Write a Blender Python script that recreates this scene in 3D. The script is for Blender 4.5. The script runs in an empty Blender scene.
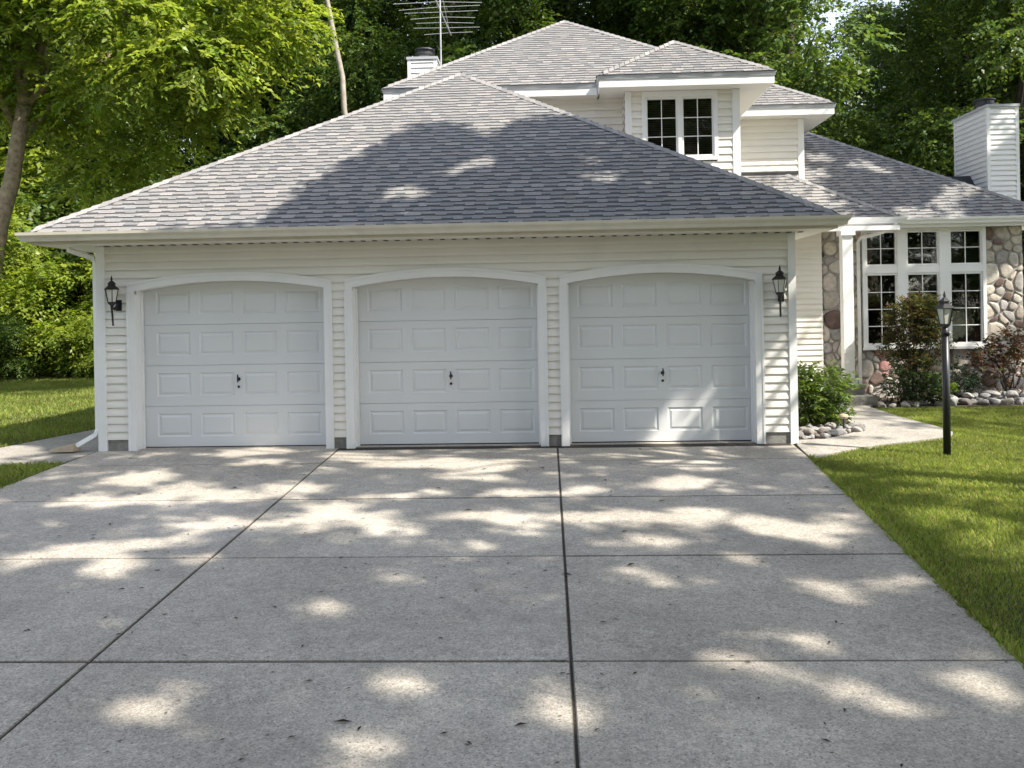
import bpy, math, random
import numpy as np
from mathutils import Vector, Matrix
random.seed(7)
R = math.radians
scene = bpy.context.scene
COL = bpy.data.collections.new('place'); scene.collection.children.link(COL)
SLOPE = 0.023
def gz(y): return SLOPE * max(min(y, 0.0), -14.0)

# ------------------------------------------------------------------ helpers
class MB:
    def __init__(s): s.v = []; s.f = []; s.m = []; s.c = []
    def face(s, pts, mi=0, c=None):
        n = len(s.v); s.v += [tuple(p) for p in pts]; s.f.append(tuple(range(n, n + len(pts)))); s.m.append(mi)
        s.c += [c or (1, 1, 1)] * len(pts)
    def mesh(s, V, F, mi=0, c=None):
        n = len(s.v); s.v += [tuple(p) for p in V]
        for f in F: s.f.append(tuple(n + i for i in f)); s.m.append(mi)
        s.c += [c or (1, 1, 1)] * len(V)
    def box(s, x0, x1, y0, y1, z0, z1, mi=0, c=None):
        V = [(x0,y0,z0),(x1,y0,z0),(x1,y1,z0),(x0,y1,z0),(x0,y0,z1),(x1,y0,z1),(x1,y1,z1),(x0,y1,z1)]
        s.mesh(V, [(0,3,2,1),(4,5,6,7),(0,1,5,4),(1,2,6,5),(2,3,7,6),(3,0,4,7)], mi, c)
    def prism(s, poly, zt, zb, mi=0):
        """poly XY counter-clockwise or not; zt, zb functions of (x,y) or numbers"""
        f = (lambda v: v if callable(v) else (lambda x, y: v))
        zt, zb = f(zt), f(zb); n = len(poly)
        area = sum(poly[i][0]*poly[(i+1)%n][1]-poly[(i+1)%n][0]*poly[i][1] for i in range(n))
        if area < 0: poly = poly[::-1]
        V = [(x,y,zt(x,y)) for x,y in poly] + [(x,y,zb(x,y)) for x,y in poly]
        F = [tuple(range(n))] + [(i, n+i, n+(i+1)%n, (i+1)%n) for i in range(n)]
        s.mesh(V, F, mi)
    def tube(s, pts, rad, n=8, mi=0, cap=True, c=None):
        pts = [Vector(p) for p in pts]
        if not hasattr(rad, '__len__'): rad = [rad]*len(pts)
        V = []; F = []; ref = Vector((0.31, 0.95, 0.05))
        for i, p in enumerate(pts):
            d = (pts[min(i+1, len(pts)-1)] - pts[max(i-1, 0)]).normalized()
            a = d.cross(ref)
            if a.length < 1e-3: a = d.cross(Vector((1, 0, 0)))
            a.normalize(); b = d.cross(a)
            for k in range(n):
                t = 2*math.pi*k/n + math.pi/n
                V.append(p + (a*math.cos(t) + b*math.sin(t))*rad[i])
        for i in range(len(pts)-1):
            for k in range(n):
                F.append((i*n+k, i*n+(k+1)%n, (i+1)*n+(k+1)%n, (i+1)*n+k))
        if cap: F += [tuple(range(n))[::-1], tuple((len(pts)-1)*n+k for k in range(n))]
        s.mesh(V, F, mi, c)
    def lathe(s, prof, ctr, n=12, mi=0, rot=0.0):
        V = []; F = []
        for r, z in prof:
            for k in range(n):
                t = 2*math.pi*k/n + rot
                V.append((ctr[0]+r*math.cos(t), ctr[1]+r*math.sin(t), ctr[2]+z))
        for i in range(len(prof)-1):
            for k in range(n): F.append((i*n+k, i*n+(k+1)%n, (i+1)*n+(k+1)%n, (i+1)*n+k))
        F += [tuple(range(n))[::-1], tuple((len(prof)-1)*n+k for k in range(n))]
        s.mesh(V, F, mi)
    def sweep(s, prof, path, mi=0):
        """prof: closed list of (outward, z); path: XY points, outward is right-hand side"""
        n = len(prof); V = []; F = []
        P = [Vector(p) for p in path]
        for i, p in enumerate(P):
            ds = []
            if i > 0: ds.append((P[i]-P[i-1]).normalized())
            if i < len(P)-1: ds.append((P[i+1]-P[i]).normalized())
            ns = [Vector((d.y, -d.x)) for d in ds]
            m = ns[0] if len(ns) == 1 else (ns[0]+ns[1]) / (1 + ns[0].dot(ns[1]))
            for o, z in prof: V.append((p.x+m.x*o, p.y+m.y*o, z))
        for i in range(len(P)-1):
            for k in range(n): F.append((i*n+k, i*n+(k+1)%n, (i+1)*n+(k+1)%n, (i+1)*n+k))
        F += [tuple(range(n))[::-1], tuple((len(P)-1)*n+k for k in range(n))]
        s.mesh(V, F, mi)
    def build(s, name, mats, parent=None, smooth=False, loc=None):
        me = bpy.data.meshes.new(name)
        me.from_pydata(s.v, [], s.f)
        if not isinstance(mats, (list, tuple)): mats = [mats]
        for m in mats: me.materials.append(m)
        me.polygons.foreach_set('material_index', s.m)
        if any(c != (1, 1, 1) for c in s.c):
            a = me.color_attributes.new('Col', 'FLOAT_COLOR', 'POINT')
            a.data.foreach_set('color', [q for c in s.c for q in (c[0], c[1], c[2], 1.0)])
        if smooth: me.polygons.foreach_set('use_smooth', [True]*len(s.f))
        me.update()
        o = bpy.data.objects.new(name, me); COL.objects.link(o)
        if parent is not None:
            o.parent = parent; o.matrix_parent_inverse = Matrix.Translation(parent.matrix_basis.translation).inverted() if WORLDPARTS else Matrix()
        if loc: o.location = loc
        return o
WORLDPARTS = True      # part meshes are written in world coordinates unless switched off

def np_obj(name, V, F, mat, parent=None, col=None):
    V = np.asarray(V, dtype=np.float32); F = np.asarray(F, dtype=np.int32); k = F.shape[1]
    me = bpy.data.meshes.new(name)
    me.vertices.add(len(V)); me.vertices.foreach_set('co', V.ravel())
    me.loops.add(F.size); me.loops.foreach_set('vertex_index', F.ravel())
    me.polygons.add(len(F)); me.polygons.foreach_set('loop_start', np.arange(0, F.size, k, dtype=np.int32))
    me.polygons.foreach_set('loop_total', np.full(len(F), k, dtype=np.int32))
    me.update(calc_edges=True)
    me.materials.append(mat)
    if col is not None:
        a = me.color_attributes.new('Col', 'FLOAT_COLOR', 'POINT')
        c4 = np.ones((len(V), 4), dtype=np.float32); c4[:, :3] = col
        a.data.foreach_set('color', c4.ravel())
    o = bpy.data.objects.new(name, me); COL.objects.link(o)
    if parent is not None:
        o.parent = parent; o.matrix_parent_inverse = Matrix.Translation(parent.matrix_basis.translation).inverted() if WORLDPARTS else Matrix()
    return o
def empty(name, loc=(0, 0, 0), label=None, cat=None, group=None):
    o = bpy.data.objects.new(name, None); COL.objects.link(o); o.location = loc
    o.empty_display_size = 0.2
    return tag(o, label, cat, group)
def tag(o, label=None, cat=None, group=None, kind=None):
    if label: o['label'] = label
    if cat: o['category'] = cat
    if group: o['group'] = group
    if kind: o['kind'] = kind
    return o
def copy_tree(o, parent=None):
    c = o.copy(); COL.objects.link(c)
    if parent is not None: c.parent = parent
    for ch in list(o.children): copy_tree(ch, c)
    return c

# ------------------------------------------------------------------ materials
def nmat(name):
    m = bpy.data.materials.new(name); m.use_nodes = True
    nt = m.node_tree; nt.nodes.clear()
    return m, nt, (lambda t, **k: _node(nt, t, **k)), nt.links.new
def _node(nt, t, **k):
    n = nt.nodes.new(t)
    for a, v in k.items():
        if a.startswith('_'): n.inputs[a[1:].replace('_', ' ')].default_value = v
        else: setattr(n, a, v)
    return n
def plain(name, col, rough=0.5, var=0.08, scale=3.0, metal=0.0, bump=0.0, bscale=60.0, attr=False, dirt=None, spec=0.5):
    m, nt, N, L = nmat(name)
    out = N('ShaderNodeOutputMaterial'); b = N('ShaderNodeBsdfPrincipled')
    b.inputs['Roughness'].default_value = rough; b.inputs['Metallic'].default_value = metal
    b.inputs['Specular IOR Level'].default_value = spec
    tc = N('ShaderNodeTexCoord')
    nz = N('ShaderNodeTexNoise'); nz.inputs['Scale'].default_value = scale; nz.inputs['Detail'].default_value = 5
    L(tc.outputs['Object'], nz.inputs['Vector'])
    mr = N('ShaderNodeMapRange'); mr.inputs[1].default_value = 0.3; mr.inputs[2].default_value = 0.7
    mr.inputs[3].default_value = 1-var; mr.inputs[4].default_value = 1+var
    L(nz.outputs['Fac'], mr.inputs[0])
    mul = N('ShaderNodeVectorMath', operation='SCALE')
    if attr:
        at = N('ShaderNodeAttribute', attribute_name='Col'); L(at.outputs['Color'], mul.inputs[0])
    else:
        mul.inputs[0].default_value = col
    L(mr.outputs[0], mul.inputs['Scale'])
    src = mul.outputs[0]
    if dirt:
        n2 = N('ShaderNodeTexNoise'); n2.inputs['Scale'].default_value = dirt[1]; n2.inputs['Detail'].default_value = 8; n2.inputs['Roughness'].default_value = 0.7
        L(tc.outputs['Object'], n2.inputs['Vector'])
        r2 = N('ShaderNodeMapRange'); r2.inputs[1].default_value = 0.52; r2.inputs[2].default_value = 0.8; r2.inputs[4].default_value = dirt[2]
        L(n2.outputs['Fac'], r2.inputs[0])
        mx = N('ShaderNodeMix', data_type='RGBA'); L(r2.outputs[0], mx.inputs[0]); L(src, mx.inputs[6]); mx.inputs[7].default_value = (*dirt[0], 1)
        src = mx.outputs[2]
    L(src, b.inputs['Base Color'])
    if bump:
        n3 = N('ShaderNodeTexNoise'); n3.inputs['Scale'].default_value = bscale; n3.inputs['Detail'].default_value = 4
        L(tc.outputs['Object'], n3.inputs['Vector'])
        bp = N('ShaderNodeBump'); bp.inputs['Strength'].default_value = bump; bp.inputs['Distance'].default_value = 0.02
        L(n3.outputs['Fac'], bp.inputs['Height']); L(bp.outputs[0], b.inputs['Normal'])
    L(b.outputs[0], out.inputs[0])
    return m
def leafmat(name, trans=0.42, rough=0.45, tint=(1.25, 1.2, 0.6)):
    m, nt, N, L = nmat(name)
    out = N('ShaderNodeOutputMaterial'); at = N('ShaderNodeAttribute', attribute_name='Col')
    b = N('ShaderNodeBsdfPrincipled'); b.inputs['Roughness'].default_value = rough; b.inputs['Specular IOR Level'].default_value = 0.35
    t = N('ShaderNodeBsdfTranslucent'); v = N('ShaderNodeVectorMath', operation='MULTIPLY'); v.inputs[1].default_value = tint
    L(at.outputs['Color'], b.inputs['Base Color']); L(at.outputs['Color'], v.inputs[0]); L(v.outputs[0], t.inputs['Color'])
    mx = N('ShaderNodeMixShader'); mx.inputs[0].default_value = trans
    L(b.outputs[0], mx.inputs[1]); L(t.outputs[0], mx.inputs[2]); L(mx.outputs[0], out.inputs[0])
    return m
def concrete(name, base=(0.432, 0.397, 0.347), tone=False):
    m, nt, N, L = nmat(name)
    out = N('ShaderNodeOutputMaterial'); b = N('ShaderNodeBsdfPrincipled'); b.inputs['Roughness'].default_value = 0.85
    b.inputs['Specular IOR Level'].default_value = 0.3
    tc = N('ShaderNodeTexCoord')
    def noise(s, d, r=0.55):
        n = N('ShaderNodeTexNoise'); n.inputs['Scale'].default_value = s; n.inputs['Detail'].default_value = d; n.inputs['Roughness'].default_value = r
        L(tc.outputs['Object'], n.inputs['Vector']); return n.outputs['Fac']
    def rng(src, a, c, lo, hi):
        r = N('ShaderNodeMapRange'); r.inputs[1].default_value = a; r.inputs[2].default_value = c; r.inputs[3].default_value = lo; r.inputs[4].default_value = hi
        L(src, r.inputs[0]); return r.outputs[0]
    def mul(a, c):
        k = N('ShaderNodeMath', operation='MULTIPLY'); L(a, k.inputs[0]); L(c, k.inputs[1]); return k.outputs[0]
    big = rng(noise(0.8, 7, 0.7), 0.3, 0.7, 0.76, 1.18)
    mid = rng(noise(9, 6, 0.75), 0.3, 0.7, 0.84, 1.14)
    fine = rng(noise(85, 3, 0.85), 0.32, 0.68, 0.6, 1.4)
    fine2 = rng(noise(32, 4, 0.75), 0.3, 0.7, 0.74, 1.24)
    vo = N('ShaderNodeTexVoronoi'); vo.inputs['Scale'].default_value = 34; L(tc.outputs['Object'], vo.inputs['Vector'])
    pit = rng(vo.outputs['Distance'], 0.08, 0.24, 0.45, 1.0)
    vo2 = N('ShaderNodeTexVoronoi'); vo2.inputs['Scale'].default_value = 60; L(tc.outputs['Object'], vo2.inputs['Vector'])
    peb = rng(vo2.outputs['Distance'], 0.05, 0.22, 1.3, 1.0)
    f = mul(mul(mul(big, mid), mul(fine, fine2)), mul(pit, peb))
    sc = N('ShaderNodeVectorMath', operation='SCALE'); sc.inputs[0].default_value = base; L(f, sc.inputs['Scale'])
    # brownish stains
    st = rng(noise(0.55, 8, 0.72), 0.52, 0.78, 0.0, 0.6)
    mx = N('ShaderNodeMix', data_type='RGBA'); L(st, mx.inputs[0]); L(sc.outputs[0], mx.inputs[6]); mx.inputs[7].default_value = (0.21, 0.19, 0.165, 1)
    if tone:
        at = N('ShaderNodeAttribute', attribute_name='Col'); vm = N('ShaderNodeVectorMath', operation='MULTIPLY')
        L(mx.outputs[2], vm.inputs[0]); L(at.outputs['Color'], vm.inputs[1]); L(vm.outputs[0], b.inputs['Base Color'])
    else: L(mx.outputs[2], b.inputs['Base Color'])
    bp = N('ShaderNodeBump'); bp.inputs['Strength'].default_value = 0.55; bp.inputs['Distance'].default_value = 0.006
    L(mul(fine, pit), bp.inputs['Height']); L(bp.outputs[0], b.inputs['Normal'])
    L(b.outputs[0], out.inputs[0]); return m
def glassmat(name, tint=0.75, boost=0.0):
    m, nt, N, L = nmat(name)
    out = N('ShaderNodeOutputMaterial'); t = N('ShaderNodeBsdfTransparent'); t.inputs[0].default_value = (tint, tint*1.01, tint, 1)
    g = N('ShaderNodeBsdfGlossy'); g.inputs['Roughness'].default_value = 0.02
    nz = N('ShaderNodeTexNoise'); nz.inputs['Scale'].default_value = 2.5; tc = N('ShaderNodeTexCoord'); L(tc.outputs['Object'], nz.inputs['Vector'])
    bp = N('ShaderNodeBump'); bp.inputs['Strength'].default_value = 0.05; bp.inputs['Distance'].default_value = 0.05
    L(nz.outputs['Fac'], bp.inputs['Height']); L(bp.outputs[0], g.inputs['Normal'])
    fr = N('ShaderNodeFresnel'); fr.inputs['IOR'].default_value = 1.6
    ad = N('ShaderNodeMath', operation='MULTIPLY_ADD'); ad.inputs[1].default_value = 1.6; ad.inputs[2].default_value = boost; ad.use_clamp = True
    L(fr.outputs[0], ad.inputs[0])
    mx = N('ShaderNodeMixShader'); L(ad.outputs[0], mx.inputs[0]); L(t.outputs[0], mx.inputs[1]); L(g.outputs[0], mx.inputs[2]); L(mx.outputs[0], out.inputs[0])
    return m

M_SIDING = plain('vinyl_siding', (0.79, 0.762, 0.70), 0.45, 0.035, 1.4, dirt=((0.55, 0.52, 0.45), 2.2, 0.22))
M_TRIM = plain('white_trim', (0.80, 0.80, 0.79), 0.4, 0.03, 2.5, dirt=((0.6, 0.58, 0.52), 4.0, 0.15))
M_DOOR = plain('door_paint', (0.695, 0.71, 0.712), 0.42, 0.025, 1.1, dirt=((0.6, 0.6, 0.57), 1.3, 0.12))
M_GUTTER = plain('cream_gutter', (0.64, 0.60, 0.50), 0.4, 0.06, 5.0, dirt=((0.4, 0.38, 0.3), 6.0, 0.3))
M_SOFFIT = plain('soffit', (0.76, 0.74, 0.70), 0.5, 0.03, 2.0)
M_ROOF = plain('asphalt_shingle', (0.2, 0.2, 0.2), 0.92, 0.22, 55.0, attr=True, bump=0.5, bscale=180.0, spec=0.2)
M_DECK = plain('roof_underlay', (0.05, 0.05, 0.055), 0.95)
M_BLACK = plain('black_metal', (0.012, 0.012, 0.013), 0.38, 0.2, 20.0)
M_LGLASS = plain('frosted_glass', (0.62, 0.62, 0.56), 0.12, 0.05, 20.0)
M_STONE = plain('field_stone', (0.4, 0.4, 0.4), 0.85, 0.22, 14.0, attr=True, bump=0.5, bscale=40.0, spec=0.25)
M_MORTAR = plain('mortar', (0.33, 0.315, 0.295), 0.95, 0.15, 12.0, bump=0.4)
M_ROCK = plain('garden_rock', (0.30, 0.28, 0.26), 0.85, 0.35, 3.0, bump=0.6, bscale=12.0)
_nt = M_ROCK.node_tree; _oi = _nt.nodes.new('ShaderNodeObjectInfo'); _rp = _nt.nodes.new('ShaderNodeValToRGB'); _nt.links.new(_oi.outputs['Random'], _rp.inputs[0])
_rp.color_ramp.elements[0].color = (.13, .115, .105, 1); _rp.color_ramp.elements[1].color = (.36, .345, .33, 1)
for _p, _c in ((.25, (.25, .225, .195, 1)), (.5, (.31, .30, .29, 1)), (.75, (.24, .245, .25, 1))): _q = _rp.color_ramp.elements.new(_p); _q.color = _c
_vm = [n for n in _nt.nodes if n.type == 'VECT_MATH'][0]; _nt.links.new(_rp.outputs[0], _vm.inputs[0])
M_CONC = concrete('driveway_concrete', tone=True)
M_WALK = concrete('walk_concrete', (0.36, 0.335, 0.295))
M_BLOCK = plain('concrete_block', (0.24, 0.235, 0.215), 0.95, 0.25, 9.0, bump=0.5, dirt=((0.08, 0.075, 0.06), 6.0, 0.6))
M_FILL = plain('joint_fill', (0.035, 0.030, 0.024), 1.0, 0.5, 30.0, bump=0.6)
M_SOIL = plain('mulch_soil', (0.06, 0.042, 0.028), 1.0, 0.5, 25.0, bump=0.9, bscale=45.0)
M_GROUND = plain('lawn_soil', (0.055, 0.066, 0.022), 1.0, 0.35, 4.0, bump=0.6, bscale=60.0)
M_FLOOR = plain('leaf_litter_soil', (0.07, 0.055, 0.03), 1.0, 0.45, 3.0, bump=0.8, bscale=30.0)
M_BARK = plain('grey_brown_bark', (0.30, 0.235, 0.155), 0.95, 0.4, 9.0, bump=1.0, bscale=22.0)
M_BARKD = plain('dark_bark', (0.055, 0.045, 0.035), 0.95, 0.4, 7.0, bump=0.8, bscale=18.0)
M_BIRCH = plain('pale_bark', (0.30, 0.27, 0.22), 0.9, 0.25, 6.0, dirt=((0.08, 0.07, 0.06), 5.0, 0.8))
M_LEAF = leafmat('leaf', 0.42)
M_LEAFL = leafmat('bright_leaf', 0.54, 0.4, (1.4, 1.35, .7))
M_GRASS = leafmat('grass_blade', 0.48, 0.5, (1.2, 1.15, 0.7))
M_GLASS = glassmat('window_glass', 0.7, 0.11)
M_DARK = plain('dark_room', (0.02, 0.019, 0.017), 0.9)  # near-black colour stands in for the darkness of unlit rooms
M_BLIND = plain('window_blind', (0.20, 0.175, 0.14), 0.6, 0.1, 3.0)
M_METAL = plain('aluminium', (0.62, 0.62, 0.60), 0.35, 0.1, 8.0, metal=0.6)
M_CAP = plain('dark_flue_metal', (0.035, 0.035, 0.04), 0.5, 0.2, 12.0)
M_DRIP = plain('drip_edge_grey', (0.42, 0.43, 0.45), 0.5, 0.08, 4.0)
M_SPLASH = plain('splash_block_plastic', (0.42, 0.35, 0.25), 0.7, 0.1, 8.0)

# ------------------------------------------------------------------ camera, world, sun
F, H0, ROLL, YAW = 900.0, 311.0, 0.0175, math.atan(36/900)
cam = bpy.data.cameras.new('camera'); co = bpy.data.objects.new('camera', cam); COL.objects.link(co)
cam.sensor_width = 36; cam.lens = 36*F/1024; cam.shift_y = (H0-384)/1024; cam.clip_end = 1500; cam.clip_start = 0.05
right = Vector((math.cos(YAW), math.sin(YAW), 0)); fwd = Vector((-math.sin(YAW), math.cos(YAW), 0)); up = Vector((0, 0, 1))
cr = right*math.cos(ROLL) - up*math.sin(ROLL); cu = right*math.sin(ROLL) + up*math.cos(ROLL)
mw = Matrix((cr, cu, -fwd)).transposed().to_4x4(); mw.translation = Vector((0, -11.46, 1.73)); co.matrix_world = mw
scene.camera = co
SUN = Vector((1.0, -0.55, 1.25)); SN = SUN.normalized()
w = bpy.data.worlds.new('World'); scene.world = w; w.use_nodes = True
bg = w.node_tree.nodes['Background']
sky = w.node_tree.nodes.new('ShaderNodeTexSky'); sky.sky_type = 'NISHITA'; sky.sun_disc = False
sky.sun_elevation = math.asin(SN.z); sky.sun_rotation = math.atan2(SN.x, SN.y)
hs = w.node_tree.nodes.new('ShaderNodeHueSaturation'); hs.inputs['Saturation'].default_value = 0.54
w.node_tree.links.new(sky.outputs[0], hs.inputs['Color']); w.node_tree.links.new(hs.outputs[0], bg.inputs[0]); bg.inputs[1].default_value = 0.15
sl = bpy.data.lights.new('sun', 'SUN'); so = bpy.data.objects.new('sun', sl); COL.objects.link(so)
sl.energy = 4.1; sl.angle = R(0.55); sl.color = (1.0, 0.93, 0.82)
so.rotation_mode = 'QUATERNION'; so.rotation_quaternion = (-SN).to_track_quat('-Z', 'Y'); so.location = (20, -11, 25)
vs = scene.view_settings
vs.view_transform = 'Standard'; vs.look = 'None'; vs.gamma = 1; vs.exposure = 1.24; vs.use_curve_mapping = False

# ------------------------------------------------------------------ ground
b = MB()
ys = [-400, -14, 0, 13, 500]
for i in range(4):
    y0, y1 = ys[i], ys[i+1]
    b.face([(-500, y0, gz(y0)-.012), (500, y0, gz(y0)-.012), (500, y1, gz(y1)-.012), (-500, y1, gz(y1)-.012)], 1 if i == 3 else 0)
tag(b.build('ground', [M_GROUND, M_FLOOR]), kind='structure')

# driveway slabs with open joints
DY = [0.30, -1.05, -2.86, -4.76, -6.66, -8.58, -10.5, -12.6]
lx = lambda y: -5.86 - 0.03*min(y, 0); rx = lambda y: 3.06 + 0.095*min(y, 0)
jl = lambda y: -2.70 - 0.026*y; jc = lambda y: 0.09
gy = [0, .006, .0095, .0095, .0095, .0095, .0095, 0]
b = MB()
for i in range(7):
    y0, y1 = DY[i]-gy[i], DY[i+1]+gy[i+1]
    cols = [(lx, jl, 0, .007), (jl, jc, .006, .007), (jc, rx, .007, 0)]
    for (fa, fb, ga, gb) in cols:
        nseg = 3
        P = [(fa(y0)+ga, y0), (fa(y1)+ga, y1), (fb(y1)-gb, y1), (fb(y0)-gb, y0)]
        dz = random.uniform(-.003, .003)
        # chamfered slab top
        cx = sum(p[0] for p in P)/4; cy = sum(p[1] for p in P)/4; e = .006
        Q = [(p[0]+(e if p[0] < cx else -e), p[1]+(e if p[1] < cy else -e)) for p in P]
        T = [(x, y, gz(y)+.014+dz) for x, y in Q]; S = [(x, y, gz(y)+.008+dz) for x, y in P]; Bm = [(x, y, gz(y)-.03) for x, y in P]
        tv = random.uniform(.93, 1.06); tc_ = (tv*1.004, tv, tv*random.uniform(.975, 1.0))
        b.face(T, 0, tc_)
        for k in range(4):
            k2 = (k+1) % 4
            b.face([S[k], S[k2], T[k2], T[k]], 0, (.55,.53,.5)); b.face([Bm[k], Bm[k2], S[k2], S[k]], 0, (.4,.38,.35))
b.mesh([(lx(.3)+.05, .3, .007), (lx(0)+.05, 0, .007), (rx(0)-.05, 0, .007), (rx(.3)-.05, .3, .007), (lx(-12.6)+.05, -12.6, gz(-12.6)+.007), (rx(-12.6)-.05, -12.6, gz(-12.6)+.007)], [(0, 1, 2, 3), (1, 4, 5, 2)], 1)
tag(b.build('driveway', [M_CONC, M_FILL]), kind='structure')

WALK = [(3.04,-.30),(3.12,.20),(3.53,.25),(4.02,.75),(4.28,1.17),(4.44,2.2),(4.62,3.3),(4.62,4.12),(5.5,4.12),(5.36,3.85),(5.33,2.45),(5.40,1.4),(5.36,.75),(5.15,.36),(4.75,.1),(4.33,-.12),(3.74,-.43),(2.972,-1.03)]
b = MB(); b.prism(WALK, lambda x, y: gz(y)+.018, lambda x, y: gz(y)-.03); tag(b.build('front_path', M_WALK), kind='structure')
LWALK = [(-12,.22),(-7.4,.3),(-7.04,2.2),(-6.9,9),(-5.9,9),(-5.9,-.80),(-6.6,-.95),(-12,-.98)]
b = MB(); b.prism(LWALK, lambda x, y: gz(y)+.011, lambda x, y: gz(y)-.03); tag(b.build('side_path', M_WALK), kind='structure')
b = MB()
b.prism([(5.5,3.72),(6.3,3.8),(9.6,3.85),(9.6,5.36),(5.5,5.36)], .012, -.03)
b.prism([(3.1,.205),(3.53,.255),(4.02,.755),(4.28,1.175),(4.44,2.2),(4.6,3.3),(3.1,3.3)], .012, -.03)
tag(b.build('planting_bed', M_SOIL), kind='structure')

# ------------------------------------------------------------------ house
house = empty('house', (0, 0, 0), 'cream two-storey house with three arched garage doors and grey shingle roofs', 'house')

def siding(b, p0, p1, z0, z1, pitch, cut=None, mi=0):
    """lap siding on the vertical plane p0-p1 (outward = right-hand side)"""
    p0 = Vector(p0); p1 = Vector(p1); d = p1-p0; ln = d.length; d.normalize(); n = Vector((d.y, -d.x))
    z = z0
    while z < z1-1e-4:
        zt = min(z+pitch, z1)
        ivs = [(0.0, ln)] if cut is None else cut(z, zt, ln)
        for a, c in ivs:
            A = p0+d*a; C = p0+d*c
            def P(q, o, zz): return (q.x+n.x*o, q.y+n.y*o, zz)
            h = zt-z
            for (o0, q0), (o1, q1) in (((-.001, z+.011), (.018, z+.011)), ((.018, z+.011), (.018, z)), ((.018, z), (.024, z)), ((.024, z), (.021, z+h*.3)), ((.021, z+h*.3), (-.001, zt+.011))):
                b.face([P(A,o0,q0), P(C,o0,q0), P(C,o1,q1), P(A,o1,q1)], mi)
        z = zt

DOORS = [(-4.105, 1.235, .10), (-1.31, 1.19, .10), (1.425, 1.175, .10)]
def arch_in(x, xc, hw): return 2.07 + .115*(1-((x-xc)/hw)**2)
def arch_out(x, xc, hw, t): return 2.165 + .125*(1-((x-xc)/(hw+t))**2)
def gcut(z, zt, ln):
    iv = []; x = 0.0
    segs = []
    for xc, hw, t in DOORS:
        m = 0.0
        if z < 2.07: m = hw+.06
        else:
            q = (z-2.07)/.115
            if q < 1: m = hw*math.sqrt(1-q)
        if m > 0: segs.append((xc-m+5.83, xc+m+5.83))
    for a, c in segs:
        iv.append((x, a)); x = c
    iv.append((x, ln)); return iv
b = MB(); siding(b, (-5.83, 0), (3.10, 0), .15, 2.66, .1045, gcut)
b.build('garage_front_wall', M_SIDING, house)
b = MB(); siding(b, (-5.83, 8.5), (-5.83, 0), .15, 2.66, .1045); b.build('garage_side_wall', M_SIDING, house)
b = MB(); siding(b, (3.10, 0), (3.10, 5.3), .15, 3.1, .1045); b.build('garage_side_wall', M_SIDING, house)
b = MB(); b.box(-5.8, 3.07, .55, .60, 0, 2.7); b.box(-5.8, 3.07, .3, .55, 2.35, 2.7)
b.build('garage_inner_wall', M_DARK, house)
for x0, x1 in ((-5.73, -5.442), (-2.768, -2.602), (-.018, .148), (2.702, 3.02)):
    b = MB(); b.box(x0, x1, -.003, .25, -.02, .15); b.build('foundation_block', M_BLOCK, house)
for x0, x1 in ((-5.845, -5.73), (3.02, 3.115)):
    b = MB(); b.box(x0, x1, -.034, .06, 0.0, 2.655); b.build('corner_board', M_TRIM, house)

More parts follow.
